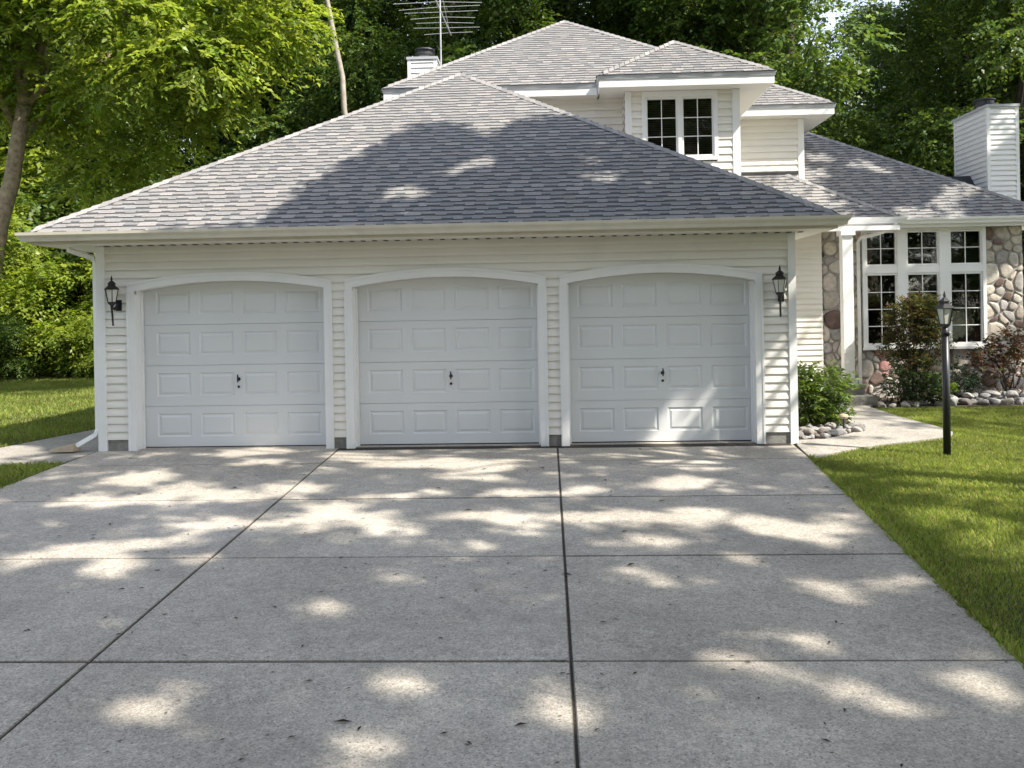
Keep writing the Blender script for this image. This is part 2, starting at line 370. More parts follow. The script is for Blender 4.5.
for di, (xc, hw, t) in enumerate(DOORS):
    # trim: two legs and an arched head
    b = MB()
    for s in (-1, 1):
        xa, xb = sorted((xc+s*hw, xc+s*(hw+t)))
        b.box(xa, xb, -.034, .03, 0, 2.03)
        xi, xj = sorted((xc+s*(hw+t-.02), xc+s*(hw+t+.005)))
        b.box(xi, xj, -.042, -.03, 0, 2.03)
    n = 28; xs = [xc-hw-t + 2*(hw+t)*i/n for i in range(n+1)]
    xs = sorted(set(xs+[xc-hw, xc+hw]))
    def zi(x): return 2.03 if abs(x-xc) > hw+1e-6 else arch_in(x, xc, hw) if abs(x-xc) < hw-1e-6 else 2.07
    for i in range(len(xs)-1):
        x0, x1 = xs[i], xs[i+1]; mid = (x0+x1)/2
        lo = (2.03, 2.03) if abs(mid-xc) > hw else (arch_in(x0, xc, hw), arch_in(x1, xc, hw))
        hi = (arch_out(x0, xc, hw, t), arch_out(x1, xc, hw, t))
        b.face([(x0,-.03,lo[0]), (x1,-.03,lo[1]), (x1,-.03,hi[1]), (x0,-.03,hi[0])])
        b.face([(x0,-.03,lo[0]), (x0,.19,lo[0]), (x1,.19,lo[1]), (x1,-.03,lo[1])])
        b.face([(x0,-.03,hi[0]), (x1,-.03,hi[1]), (x1,.03,hi[1]), (x0,.03,hi[0])])
        # raised back-band along the arch
        b.mesh([(x0,-.042,hi[0]-.025),(x1,-.042,hi[1]-.025),(x1,-.042,hi[1]+.004),(x0,-.042,hi[0]+.004),(x0,-.03,hi[0]-.025),(x1,-.03,hi[1]-.025),(x1,-.028,hi[1]+.004),(x0,-.028,hi[0]+.004)],
               [(0,1,2,3),(0,4,5,1),(3,2,6,7)])
    for s in (-1, 1):
        b.face([(xc+s*(hw+t), -.03, 2.03), (xc+s*(hw+t), .03, 2.03), (xc+s*(hw+t), .03, 2.165), (xc+s*(hw+t), -.03, 2.165)])
    b.build('door_trim', M_TRIM, house)
    for s in (-1, 1):
        b = MB()
        xa, xb = sorted((xc+s*hw, xc+s*(hw+.04)))
        b.box(xa, xb, .03, .29, 0, 2.25)
        xa, xb = sorted((xc+s*hw, xc+s*(hw-.025)))
        b.box(xa, xb, .13, .18, 0.01, 2.06)
        b.build('door_jamb', M_TRIM, house)
    # sectional door
    Y = .20; secs = [.022, .555, 1.09, 1.625, 2.16]; W = hw+.03
    dx_ = .035; b = MB(); pw = .45; pitch = .567 if di else .575
    px = [xc+dx_-1.5*pitch, xc+dx_-.5*pitch, xc+dx_+.5*pitch, xc+dx_+1.5*pitch]
    for si in range(4):
        z0, z1 = secs[si]+.002, secs[si+1]-.002
        if si == 3: z1 = 2.30
        pz0, pz1 = secs[si]+.132, secs[si]+.435
        xb = [xc-W] + [q for p in px for q in (p-pw/2, p+pw/2)] + [xc+W]
        # rounded top lip of section: dark joint between sections comes from the real gap
        zb = [z0, pz0, pz1, z1]
        for i in range(len(xb)-1):
            for j in range(3):
                if j == 1 and i % 2 == 1: continue
                b.face([(xb[i],Y,zb[j]), (xb[i+1],Y,zb[j]), (xb[i+1],Y,zb[j+1]), (xb[i],Y,zb[j+1])])
        b.face([(xc-W,Y,z0),(xc-W,Y+.04,z0-.004),(xc+W,Y+.04,z0-.004),(xc+W,Y,z0)])
        b.face([(xc-W,Y,z1),(xc+W,Y,z1),(xc+W,Y+.04,z1-.003),(xc-W,Y+.04,z1-.003)])
        for p in px:
            rings = [(0, 0), (.012, .013), (.026, .013), (.052, .002)]
            pr = None
            for ins, dep in rings:
                r = [(p-pw/2+ins,Y+dep,pz0+ins),(p+pw/2-ins,Y+dep,pz0+ins),(p+pw/2-ins,Y+dep,pz1-ins),(p-pw/2+ins,Y+dep,pz1-ins)]
                if pr:
                    for k in range(4): b.face([pr[k], pr[(k+1)%4], r[(k+1)%4], r[k]])
                pr = r
            b.face(pr)
    b.face([(xc-W,Y+.03,0),(xc+W,Y+.03,0),(xc+W,Y+.03,2.3),(xc-W,Y+.03,2.3)], 0)
    door = b.build('garage_door', M_DOOR, house)
    b = MB(); b.box(xc-W, xc+W, Y+.004, Y+.03, .0, .02); b.build('bottom_seal', M_BLACK, door)
    hz = .90; hx = xc+dx_
    b = MB()
    b.lathe([(.024, 0), (.024, .006)], (hx, Y, hz), 10)
    for v in range(len(b.v)):   # turn the rose to face outward
        x, y, z = b.v[v]; b.v[v] = (x, Y-(z-hz), hz+(y-Y))
    b.tube([(hx, Y, hz), (hx, Y-.045, hz)], .008, 6); b.tube([(hx, Y-.045, hz+.062), (hx+.004, Y-.05, hz+.02), (hx, Y-.045, hz-.04)], [.007, .012, .008], 6)
    b.build('handle', M_BLACK, door)
    b = MB(); b.tube([(hx, Y+.002, hz-.10), (hx, Y-.012, hz-.10)], .017, 10); b.build('lock', M_BLACK, door)

# ---- roofs
rr = np.random.default_rng(3)
PAL = np.array([(.25,.244,.24), (.268,.257,.25), (.23,.228,.228), (.285,.272,.264), (.258,.247,.24), (.213,.214,.218), (.24,.238,.238)])
def shingles(b, poly, expo=.127, tabw=(.10, .24)):
    """poly: planar, first edge is the eave (left to right seen from outside)"""
    P = [Vector(p) for p in poly]; O = P[0]; U = (P[1]-P[0]).normalized()
    nrm = None
    for q in P[2:]:
        c = U.cross(q-O)
        if c.length > 1e-4: nrm = c.normalized(); break
    V = nrm.cross(U)
    if nrm.z < 0: nrm = -nrm
    if V.z < 0: V = -V
    uv = [((p-O).dot(U), (p-O).dot(V)) for p in P]; vm = max(q[1] for q in uv)
    b.face([p-nrm*.012 for p in P], 1, (.05,.05,.055))
    def span(v):
        v = min(max(v, 1e-5), vm-1e-5); xs = []
        for i in range(len(uv)):
            (ua, va), (ub, vb) = uv[i], uv[(i+1) % len(uv)]
            if (va-v)*(vb-v) < 0: xs.append(ua+(ub-ua)*(v-va)/(vb-va))
        return (min(xs), max(xs)) if len(xs) >= 2 else (0, 0)
    v = -.02; row = 0
    while v < vm:
        vt = min(v+expo, vm); lo0, hi0 = span(max(v, 1e-4)); lo1, hi1 = span(vt)
        ua = min(lo0, lo1) - random.uniform(0, .25)
        end = max(hi0, hi1); thick = True; tint = random.uniform(.93, 1.07)
        while ua < end:
            if thick: ub = ua+random.uniform(*tabw)
            else: ub = ua+random.uniform(.10, .19)
            a0, b0_ = max(ua, lo0), min(ub, hi0); a1, b1_ = max(ua, lo1), min(ub, hi1)
            if b0_ > a0 or b1_ > a1:
                a0 = min(a0, b0_) if b0_ > a0 else min(max(ua, lo0), hi0); b0_ = max(b0_, a0)
                a1 = a1 if b1_ > a1 else min(max(ua, lo1), hi1); b1_ = max(b1_, a1)
                h = .015 if thick else .006
                k = float(tint*random.uniform(.9, 1.1))
                c = tuple(float(q)*k for q in PAL[rr.integers(0, 7)])
                dv = random.uniform(-.004, .004)
                A0 = O+U*a0+V*(v+dv); B0 = O+U*b0_+V*(v+dv); A1 = O+U*a1+V*(vt+.004); B1 = O+U*b1_+V*(vt+.004)
                if thick: b.face([A0+nrm*h, B0+nrm*h, B1+nrm*.003, A1+nrm*.003], 0, c)
                else:
                    f_ = .40; Am = A0.lerp(A1, f_)+nrm*.0065; Bm_ = B0.lerp(B1, f_)+nrm*.0065; A0h = A0.lerp(A1, .0); dk = tuple(q*.34 for q in (.225,.23,.242))  # dark dash: laminated shingle pattern with the tabs' shadow line put into colour
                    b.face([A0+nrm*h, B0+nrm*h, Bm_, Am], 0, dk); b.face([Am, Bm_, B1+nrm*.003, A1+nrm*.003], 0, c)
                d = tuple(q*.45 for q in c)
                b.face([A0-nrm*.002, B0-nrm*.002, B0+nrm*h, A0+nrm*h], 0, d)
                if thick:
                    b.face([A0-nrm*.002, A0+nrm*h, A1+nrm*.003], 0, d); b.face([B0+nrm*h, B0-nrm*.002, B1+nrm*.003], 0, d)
            ua = ub; thick = not thick
        v += expo; row += 1
def ridge_caps(name, segs, parent, wd=.15, light=1.1):
    """segs: (p0 low, p1 high, nL, nR) with side directions lying in each roof plane"""
    for p0, p1, sa, sb in segs:
        b = MB(); p0 = Vector(p0); p1 = Vector(p1); sa = Vector(sa).normalized(); sb = Vector(sb).normalized()
        d = p1-p0; n = int(d.length/.145); d = d/n
        for i in range(n):
            if i == 0: continue
            q0 = p0+d*i; q1 = p0+d*(i+1.25); k = random.uniform(.85, 1.15)*light
            c = tuple(float(x)*k for x in PAL[rr.integers(0, 5)])
            u0 = Vector((0, 0, .032)); u1 = Vector((0, 0, .016))
            b.face([q0+u0, q1+u1, q1+sa*wd+Vector((0,0,.008)), q0+sa*wd+Vector((0,0,.024))], 0, c)
            b.face([q1+u1, q0+u0, q0+sb*wd+Vector((0,0,.024)), q1+sb*wd+Vector((0,0,.008))], 0, c)
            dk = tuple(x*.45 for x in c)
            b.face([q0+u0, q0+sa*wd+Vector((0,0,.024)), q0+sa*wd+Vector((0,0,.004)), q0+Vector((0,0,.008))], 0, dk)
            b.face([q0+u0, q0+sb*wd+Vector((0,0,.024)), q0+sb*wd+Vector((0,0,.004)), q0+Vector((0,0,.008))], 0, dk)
        b.build(name, [M_ROOF, M_DECK], parent)
def sd(kind, k):     # in-plane side directions, downhill across the plane
    return {'front': (0, -1, -k), 'left': (-1, 0, -k), 'right': (1, 0, -k), 'back': (0, 1, -k)}[kind]
def roof(name, polys, caps, label=None):
    b = MB()
    for p in polys: shingles(b, p)
    o = b.build(name, [M_ROOF, M_DECK], house)
    ridge_caps('ridge_cap', caps, o)
    if label: o['label'] = label
    return o
# garage pyramid
k = .63; x0, x1, y0, y1, ze = -6.46, 3.53, -.56, 9.43, 2.80
ap = ((x0+x1)/2, y0+(x1-x0)/2, ze+k*(x1-x0)/2)
roof('roof', [[(x0,y0,ze),(x1,y0,ze),ap], [(x0,y1,ze),(x0,y0,ze),ap], [(x1,y0,ze),(x1,y1,ze),ap], [(x1,y1,ze),(x0,y1,ze),ap]],
     [((x0,y0,ze), ap, sd('front',k), sd('left',k)), ((x1,y0,ze), ap, sd('front',k), sd('right',k)), ((x0,y1,ze), ap, sd('back',k), sd('left',k))], 'wide low hipped roof over the garage')
# main upper hip
k = .65; x0, x1, y0, y1, ze = -2.79, 3.67, 3.95, 13.0, 5.6; h = (x1-x0)/2
a1_ = ((x0+x1)/2, y0+h, ze+k*h); a2_ = ((x0+x1)/2, y1-h, ze+k*h)
roof('roof', [[(x0,y0,ze),(x1,y0,ze),a1_], [(x0,y1,ze),(x0,y0,ze),a1_,a2_], [(x1,y0,ze),(x1,y1,ze),a2_,a1_], [(x1,y1,ze),(x0,y1,ze),a2_]],
     [((x0,y0,ze), a1_, sd('front',k), sd('left',k)), ((x1,y0,ze), a1_, sd('front',k), sd('right',k)), (a1_, a2_, sd('left',k), sd('right',k))], 'tallest hipped roof of the upper storey')
# bump-out hip
p = (2.345, 4.905, 6.546)
roof('roof', [[(.89,3.45,5.6),(3.8,3.45,5.6),p], [(.89,3.97,5.6),(.89,3.45,5.6),p,(2.345,5.43,6.546)], [(3.8,3.45,5.6),(3.8,6.6,5.6),(2.345,6.6,6.546),p]],
     [((.89,3.45,5.6), p, sd('front',k), sd('left',k)), ((3.8,3.45,5.6), p, sd('front',k), sd('right',k)), (p, (2.345,6.3,6.546), sd('left',k), sd('right',k))], 'small hipped roof over the twin upstairs window')
# right wing of the upper storey
q = (2.07, 9.5, 7.875)
roof('roof', [[(.5,6.0,5.6),(5.57,6.0,5.6),q,(.5,9.5,7.875)], [(5.57,6.0,5.6),(5.57,13,5.6),q], [(5.57,13,5.6),(.5,13,5.6),(.5,9.5,7.875),q]],
     [((5.57,6.0,5.6), q, sd('front',k), sd('right',k)), ((5.57,13,5.6), q, sd('back',k), sd('right',k)), (q, (.5,9.5,7.875), sd('front',k), sd('back',k))], 'roof of the right upstairs wing')
# porch roof
e = (4.7, 6.4, 4.32)
roof('roof', [[(3.2,4.8,3.28),(6.3,4.8,3.28),e,(3.2,6.4,4.32)], [(6.3,4.8,3.28),(6.3,6.4,3.28),e]], [((6.3,4.8,3.28), e, sd('front',k), sd('right',k))], 'pale sunlit porch roof')
# low right wing
g = (5.6, 8.65, 5.62)
roof('roof', [[(5.0,5.05,3.28),(9.2,5.05,3.28),g,(5.0,8.65,5.62)], [(9.2,5.05,3.28),(9.2,12,3.28),(5.6,12,5.62),g]], [((9.2,5.05,3.28), g, sd('front',k), sd('right',k))], 'low shaded roof of the right wing')

# ---- gutters, fascias and soffits
def kprof(z, s=1.0): return [(0,z-.11*s),(.075*s,z-.11*s),(.085*s,z-.07*s),(.115*s,z-.035*s),(.12*s,z),(.105*s,z),(.10*s,z-.01),(.012,z-.012),(0,z)]
b = MB(); b.sweep(kprof(2.80), [(-6.42, 9.2), (-6.42, -.53), (3.5, -.53), (3.5, 4.6)])
gutter = b.build('gutter', M_GUTTER, house)
for x in (-4.9, -3.4, -1.95, -.45, 1.1, 2.4):
    b = MB(); b.box(x-.006, x+.006, -.655, -.53, 2.802, 2.81); b.build('gutter_strap', M_GUTTER, gutter)
b = MB(); b.sweep([(-.02,2.655),(.0,2.655),(.0,2.785),(-.02,2.785)], [(-6.41, 9.2), (-6.41, -.52), (3.49, -.52), (3.49, 9.2)]); b.build('fascia', M_GUTTER, house)
b = MB()
b.face([(-6.40,-.51,2.66),(3.48,-.51,2.66),(3.48,.0,2.66),(-6.40,.0,2.66)]); b.face([(-6.40,0,2.66),(-5.8,0,2.66),(-5.8,9.2,2.66),(-6.40,9.2,2.66)]); b.face([(3.05,0,2.66),(3.48,0,2.66),(3.48,4.8,2.66),(3.05,4.8,2.66)])
sf = b.build('soffit', M_SOFFIT, house)
for i in range(62):
    x = -5.7+i*.145; b = MB(); b.box(x, x+.055, -.10, -.03, 2.650, 2.658, 0); b.build('soffit_vent', M_CAP, sf)
def eave(path, ztop, zbot, polys, drip=True):
    b = MB(); b.sweep([(-.02,zbot),(.0,zbot),(.0,ztop-.015),(-.02,ztop-.015)], path); fo = b.build('fascia', M_TRIM, house)
    if drip:
        b = MB(); b.sweep([(0,ztop-.075),(.012,ztop-.075),(.03,ztop-.012),(.03,ztop-.004),(0,ztop-.004)], path); b.build('shaded_drip_edge', M_DRIP, fo)  # grey of this edge band paints in the shade under the shingle overhang
    b = MB()
    for p in polys: b.face([(x, y, zbot+.006) for x, y in p])
    b.build('soffit', M_SOFFIT, house)
eave([(-2.77,9),(-2.77,3.97),(.9,3.97)], 5.6, 5.40, [[(-2.76,3.98),(.95,3.98),(.95,4.32),(-2.76,4.32)], [(-2.76,4.32),(-2.4,4.32),(-2.4,9),(-2.76,9)]])
eave([(.91,4.1),(.91,3.47),(3.78,3.47),(3.78,6.02)], 5.6, 5.40, [[(.92,3.48),(3.77,3.48),(3.77,3.86),(.92,3.86)], [(.92,3.86),(1.40,3.86),(1.40,4.32),(.92,4.32)], [(3.24,3.86),(3.77,3.86),(3.77,6.02),(3.24,6.02)]])
eave([(3.5,6.02),(5.55,6.02),(5.55,13)], 5.6, 5.40, [[(3.24,6.03),(5.54,6.03),(5.54,6.41),(3.24,6.41)], [(5.05,6.41),(5.54,6.41),(5.54,13),(5.05,13)]])
b = MB(); b.sweep(kprof(3.28), [(3.6,4.83),(6.27,4.83),(6.27,4.95)]); b.build('gutter', M_TRIM, house)
b = MB(); b.sweep(kprof(3.28), [(6.2,5.08),(9.17,5.08),(9.17,12)]); b.build('gutter', M_TRIM, house)
b = MB(); b.sweep([(-.02,3.11),(0,3.11),(0,3.27),(-.02,3.27)], [(3.5,4.84),(6.26,4.84),(6.26,5.085),(9.16,5.085),(9.16,12)]); b.build('fascia', M_TRIM, house)
b = MB(); b.face([(3.0,4.85,3.125),(6.25,4.85,3.125),(6.25,5.36,3.125),(3.0,5.36,3.125)]); b.face([(6.25,5.09,3.125),(9.15,5.09,3.125),(9.15,5.37,3.125),(6.25,5.37,3.125)]); b.face([(8.6,5.37,3.125),(9.15,5.37,3.125),(9.15,12,3.125),(8.6,12,3.125)])
b.build('soffit', M_SOFFIT, house)

# ---- upper walls
b = MB(); siding(b, (-2.40, 4.30), (1.37, 4.30), 3.3, 5.41, .127); siding(b, (-2.40, 10), (-2.40, 4.30), 3.3, 5.41, .127); b.build('upper_wall', M_SIDING, house)
def wcut(z, zt, ln):
    return [(0, .295), (1.525, ln)] if zt > 4.22 and z < 5.36 else [(0, ln)]
b = MB(); siding(b, (1.37, 3.85), (3.26, 3.85), 3.3, 5.41, .127, wcut); siding(b, (1.37, 4.30), (1.37, 3.85), 3.3, 5.41, .127); siding(b, (3.26, 3.85), (3.26, 6.4), 3.3, 5.41, .127)
b.build('upper_wall', M_SIDING, house)
b = MB(); siding(b, (3.26, 6.4), (5.04, 6.4), 4.0, 5.41, .127); siding(b, (5.04, 6.4), (5.04, 12), 3.3, 5.41, .127); b.build('upper_wall', M_SIDING, house)
b = MB(); b.box(3.29, 4.94, 6.355, 6.37, 4.30, 4.36); b.build('flashing', M_CAP, house)
for x0, x1, y0_, y1_, z0, z1 in ((1.36,1.47,3.82,3.94,3.6,5.40), (3.16,3.285,3.82,3.96,3.4,5.40), (4.95,5.065,6.37,6.5,3.9,5.40), (-2.425,-2.3,4.27,4.4,4.0,5.4)):
    b = MB(); b.box(x0, x1, y0_, y1_, z0, z1); b.build('corner_board', M_TRIM, house)

def sash(parent, gx0, gx1, gz0, gz1, y, nc, nr, fr=.045, mun=.014):
    """glazed sash: frame, pane, muntins"""
    b = MB()
    for a in ((gx0-fr,gx0,gz0-fr,gz1+fr),(gx1,gx1+fr,gz0-fr,gz1+fr),(gx0,gx1,gz0-fr,gz0),(gx0,gx1,gz1,gz1+fr)): b.box(a[0],a[1],y-.012,y+.05,a[2],a[3])
    wo = b.build('window', M_TRIM, parent)
    b = MB(); b.face([(gx0-.005,y+.022,gz0-.005),(gx1+.005,y+.022,gz0-.005),(gx1+.005,y+.022,gz1+.005),(gx0-.005,y+.022,gz1+.005)]); b.build('pane', M_GLASS, wo)
    b = MB()
    for i in range(1, nc):
        x = gx0+(gx1-gx0)*i/nc; b.box(x-mun/2,x+mun/2,y+.008,y+.02,gz0,gz1)
    for j in range(1, nr):
        z = gz0+(gz1-gz0)*j/nr; b.box(gx0,gx1,y+.0105,y+.0175,z-mun/2,z+mun/2)
    b.build('muntin', M_TRIM, wo)
    return wo
# upstairs twin casement
b = MB()
X0, X1, Z0, Z1, Y = 1.645, 2.915, 4.22, 5.40, 3.82
b.box(X0,X0+.06,Y,Y+.1,Z0,Z1); b.box(X1-.06,X1,Y,Y+.1,Z0,Z1); b.box(X0+.06,X1-.06,Y,Y+.1,Z1-.10,Z1); b.box(X0+.06,X1-.06,Y-.015,Y+.1,Z0,Z0+.06); b.box(2.25,2.31,Y,Y+.1,Z0+.06,Z1-.10)
tr = b.build('window_trim', M_TRIM, house)
for gx0, gx1 in ((1.738,2.217),(2.343,2.822)):
    wo = sash(house, gx0, gx1, 4.315, 5.265, Y+.035, 2, 3, .033)
    b = MB()
    for i in range(30):
        z = 4.31+i*.031; b.mesh([(gx0-.02,Y+.10,z),(gx1+.02,Y+.10,z),(gx1+.02,Y+.118,z+.022),(gx0-.02,Y+.118,z+.022)], [(0,1,2,3)])
    b.build('blind', M_BLIND, wo)
b = MB(); b.box(1.6,2.95,Y+.25,Y+.27,4.2,5.4); b.build('room_darkness_backing', M_DARK, house)  # near-black backing paints in the room's darkness behind the panes

# ---- ground floor right wing
b = MB(); siding(b, (3.10, 5.30), (5.04, 5.30), .3, 3.13, .1045); b.build('entry_wall', M_SIDING, house)
b = MB(); siding(b, (8.66, 5.5), (8.66, 12), 0, 3.13, .1045); b.build('side_wall', M_SIDING, house)
# stone veneer
def clip(poly, nx, ny, d):
    out = []
    for i in range(len(poly)):
        a, c = poly[i], poly[(i+1) % len(poly)]; da = a[0]*nx+a[1]*ny-d; dc = c[0]*nx+c[1]*ny-d
        if da <= 0: out.append(a)
        if da*dc < 0: t = da/(da-dc); out.append((a[0]+(c[0]-a[0])*t, a[1]+(c[1]-a[1])*t))
    return out
random.seed(21)
sites = []
for i in range(9000):
    s = random.choice((.15, .19, .25)); p_ = (random.uniform(4.95, 8.75), random.uniform(-.15, 3.2))
    if all((p_[0]-q[0])**2+((p_[1]-q[1])*1.15)**2 > ((s+q[2])/2)**2 for q in sites): sites.append((*p_, s))
b = MB(); b.face([(5.04,5.352,-.1),(5.8,5.352,-.1),(5.8,5.352,3.14),(5.04,5.352,3.14)]); b.face([(7.96,5.352,-.1),(8.68,5.352,-.1),(8.68,5.352,3.14),(7.96,5.352,3.14)]); b.face([(5.8,5.352,-.1),(7.96,5.352,-.1),(7.96,5.352,.98),(5.8,5.352,.98)])
b.face([(8.68,5.352,-.1),(8.68,5.5,-.1),(8.68,5.5,3.14),(8.68,5.352,3.14)])
SC = [(.39,.34,.285),(.42,.38,.325),(.355,.33,.30),(.32,.285,.245),(.44,.40,.35),(.37,.325,.275),(.30,.28,.265),(.41,.365,.305),(.10,.07,.06),(.34,.315,.29),(.40,.365,.315),(.14,.10,.085)]
for (sx, sz, s) in sites:
    if 5.86 < sx < 7.9 and sz > 1.0: continue
    poly = [(sx-.3,sz-.3),(sx+.3,sz-.3),(sx+.3,sz+.3),(sx-.3,sz+.3)]
    for (qx, qz, qs) in sites:
        dx, dz = qx-sx, qz-sz; d2 = dx*dx+dz*dz
        if 0 < d2 < .5:
            d = math.sqrt(d2); nx, nz = dx/d, dz/d
            wgt = (s*s-qs*qs)/(2*d)
            poly = clip(poly, nx, nz, sx*nx+sz*nz+d/2+wgt-.011)
    poly = clip(poly, -1, 0, -5.045); poly = clip(poly, 1, 0, 8.68); poly = clip(poly, 0, 1, 3.12); poly = clip(poly, 0, -1, .1)
    if len(poly) < 3: continue
    ar = abs(sum(poly[i][0]*poly[(i+1)%len(poly)][1]-poly[(i+1)%len(poly)][0]*poly[i][1] for i in range(len(poly))))/2
    if ar < .003: continue
    for _ in range(2):
        np_ = []
        for i in range(len(poly)):
            a, c = poly[i], poly[(i+1)%len(poly)]
            np_ += [(a[0]*.77+c[0]*.23, a[1]*.77+c[1]*.23), (a[0]*.23+c[0]*.77, a[1]*.23+c[1]*.77)]
        poly = np_
    n = len(poly); cx = sum(q[0] for q in poly)/n; cz = sum(q[1] for q in poly)/n
    dep = random.uniform(.02, .038); col = random.choice(SC); kk = random.uniform(1.0, 1.4); col = tuple(c*kk for c in col)
    if ar > .03 and col[0] < .13: col = (.31,.295,.28)
    if abs(sx-6.23) < .12 and .35 < sz < .85: col = (.50, .27, .25)
    V = []; tilt = (random.uniform(-.06,.06), random.uniform(-.06,.06))
    for sc_, dd in ((1, 0), (.97, dep*.55), (.88, dep*.9), (.70, dep)):
        for q in poly:
            x = cx+(q[0]-cx)*sc_; z = cz+(q[1]-cz)*sc_
            V.append((x, 5.352-dd-(tilt[0]*(x-cx)+tilt[1]*(z-cz) if dd else 0), z))
    Fs = [(r*n+i, r*n+(i+1)%n, (r+1)*n+(i+1)%n, (r+1)*n+i) for r in range(3) for i in range(n)] + [tuple(3*n+i for i in range(n))]
    b.mesh(V, Fs, 1, col)
so_ = b.build('stone_wall', [M_MORTAR, M_STONE], house)
for pl in so_.data.polygons:
    if pl.material_index == 1: pl.use_smooth = True
# window group
Y = 5.262
b = MB()
xs_ = [(5.77,5.83),(6.40,6.565),(7.155,7.34),(7.93,7.99)]
for i, (a, c) in enumerate(xs_): b.box(a, c, Y, Y+.12, .93, 3.12)
for (a, c) in ((5.83,6.40),(6.565,7.155),(7.34,7.93)):
    b.box(a, c, Y+.004, Y+.12, 3.075, 3.12); b.box(a, c, Y+.004, Y+.12, 2.30, 2.43); b.box(a, c, Y+.004, Y+.12, .93, .985)
b.box(5.75, 8.01, Y-.03, Y-.002, .90, .945)
b.build('window_trim', M_TRIM, house)
for (a, c) in ((5.86,6.37),(6.595,7.125),(7.37,7.90)):
    sash(house, a, c, 2.465, 3.04, Y+.03, 2, 2, .032); sash(house, a, c, 1.02, 2.265, Y+.03, 2, 4, .032)
b = MB(); b.box(5.7, 8.05, 6.3, 6.32, .6, 3.2); b.box(5.7, 8.05, 5.46, 6.3, .6, .62); b.box(5.70,5.72,5.46,6.3,.62,3.2); b.box(8.03,8.05,5.46,6.3,.62,3.2); b.build('room_darkness_backing', M_DARK, house)  # back, floor and sides coloured near-black in place of an unlit room
# porch
b = MB(); b.box(3.12, 5.48, 4.42, 5.29, -.02, .335); b.box(3.12, 5.62, 4.10, 4.42, -.02, .17); b.box(3.12, 5.50, 4.39, 4.42, .29, .335); b.build('porch_step', M_BLOCK, house)
b = MB(); b.box(5.205, 5.385, 4.62, 4.80, .335, 3.02); b.box(5.17, 5.42, 4.585, 4.835, .335, .44); b.box(5.17, 5.42, 4.585, 4.835, 2.96, 3.04)
b.build('porch_column', M_TRIM, house)
b = MB(); b.box(3.11, 6.2, 4.60, 4.83, 3.04, 3.118); b.build('porch_beam', M_TRIM, house)
def downspout(pts, nm='downspout', mat=M_TRIM, r=.042):
    b = MB(); b.tube(pts, r, 4, 0); return b.build(nm, mat, house)
downspout([(6.20,4.75,3.17),(6.16,4.78,3.09),(5.95,5.0,3.0),(5.74,5.24,2.96),(5.70,5.28,2.88),(5.70,5.28,.25)])
downspout([(-6.19,-.02,2.70),(-6.19,-.02,2.62),(-6.10,.0,2.585),(-5.93,.08,2.52),(-5.90,.09,2.46),(-5.90,.09,.28),(-5.93,.07,.20),(-6.14,-.02,.075)])

# ---- chimneys
def chimney(x0, x1, y0, y1, z0, z1, label, cap=.05):
    b = MB(); siding(b, (x0,y0),(x1,y0), z0, z1, .1); siding(b, (x0,y1),(x0,y0), z0, z1, .1); siding(b, (x1,y0),(x1,y1), z0, z1, .1); siding(b, (x1,y1),(x0,y1), z0, z1, .1)
    for cx, cy in ((x0,y0),(x1,y0),(x0,y1),(x1,y1)):
        b.box(cx-.022 if cx == x0 else cx-.045, cx+.045 if cx == x0 else cx+.022, cy-.022 if cy == y0 else cy-.045, cy+.045 if cy == y0 else cy+.022, z0, z1)
    ch = b.build('chimney', M_TRIM, house); ch['label'] = label
    b = MB(); b.box(x0-.04, x1+.04, y0-.04, y1+.04, z1, z1+cap); b.build('chimney_cap', M_DRIP, ch)
    cx, cy = (x0+x1)/2, (y0+y1)/2
    b = MB(); b.lathe([(.15,0),(.15,.12)], (cx,cy,z1+cap), 16); b.build('flue', M_METAL, ch)
    b = MB(); b.lathe([(.19,.10),(.20,.13),(.20,.15),(.17,.165),(.17,.21),(.205,.22),(.20,.245),(.10,.27),(.0,.275)], (cx,cy,z1+cap), 18); b.build('flue_cap', M_CAP, ch)
chimney(8.60, 9.17, 6.4, 7.78, 0.0, 5.53, 'tall narrow right chimney clad in white siding')
chimney(-2.63, -2.10, 6.0, 6.75, 5.2, 6.66, 'short left chimney behind the upper roof')
b = MB(); b.mesh([(8.575,6.5,3.66),(8.575,7.7,3.66),(8.575,7.1,4.3),(7.6,7.1,4.29)], [(0,2,3),(1,3,2),(0,1,2)])
b.build('roof_cricket', M_DECK, house)

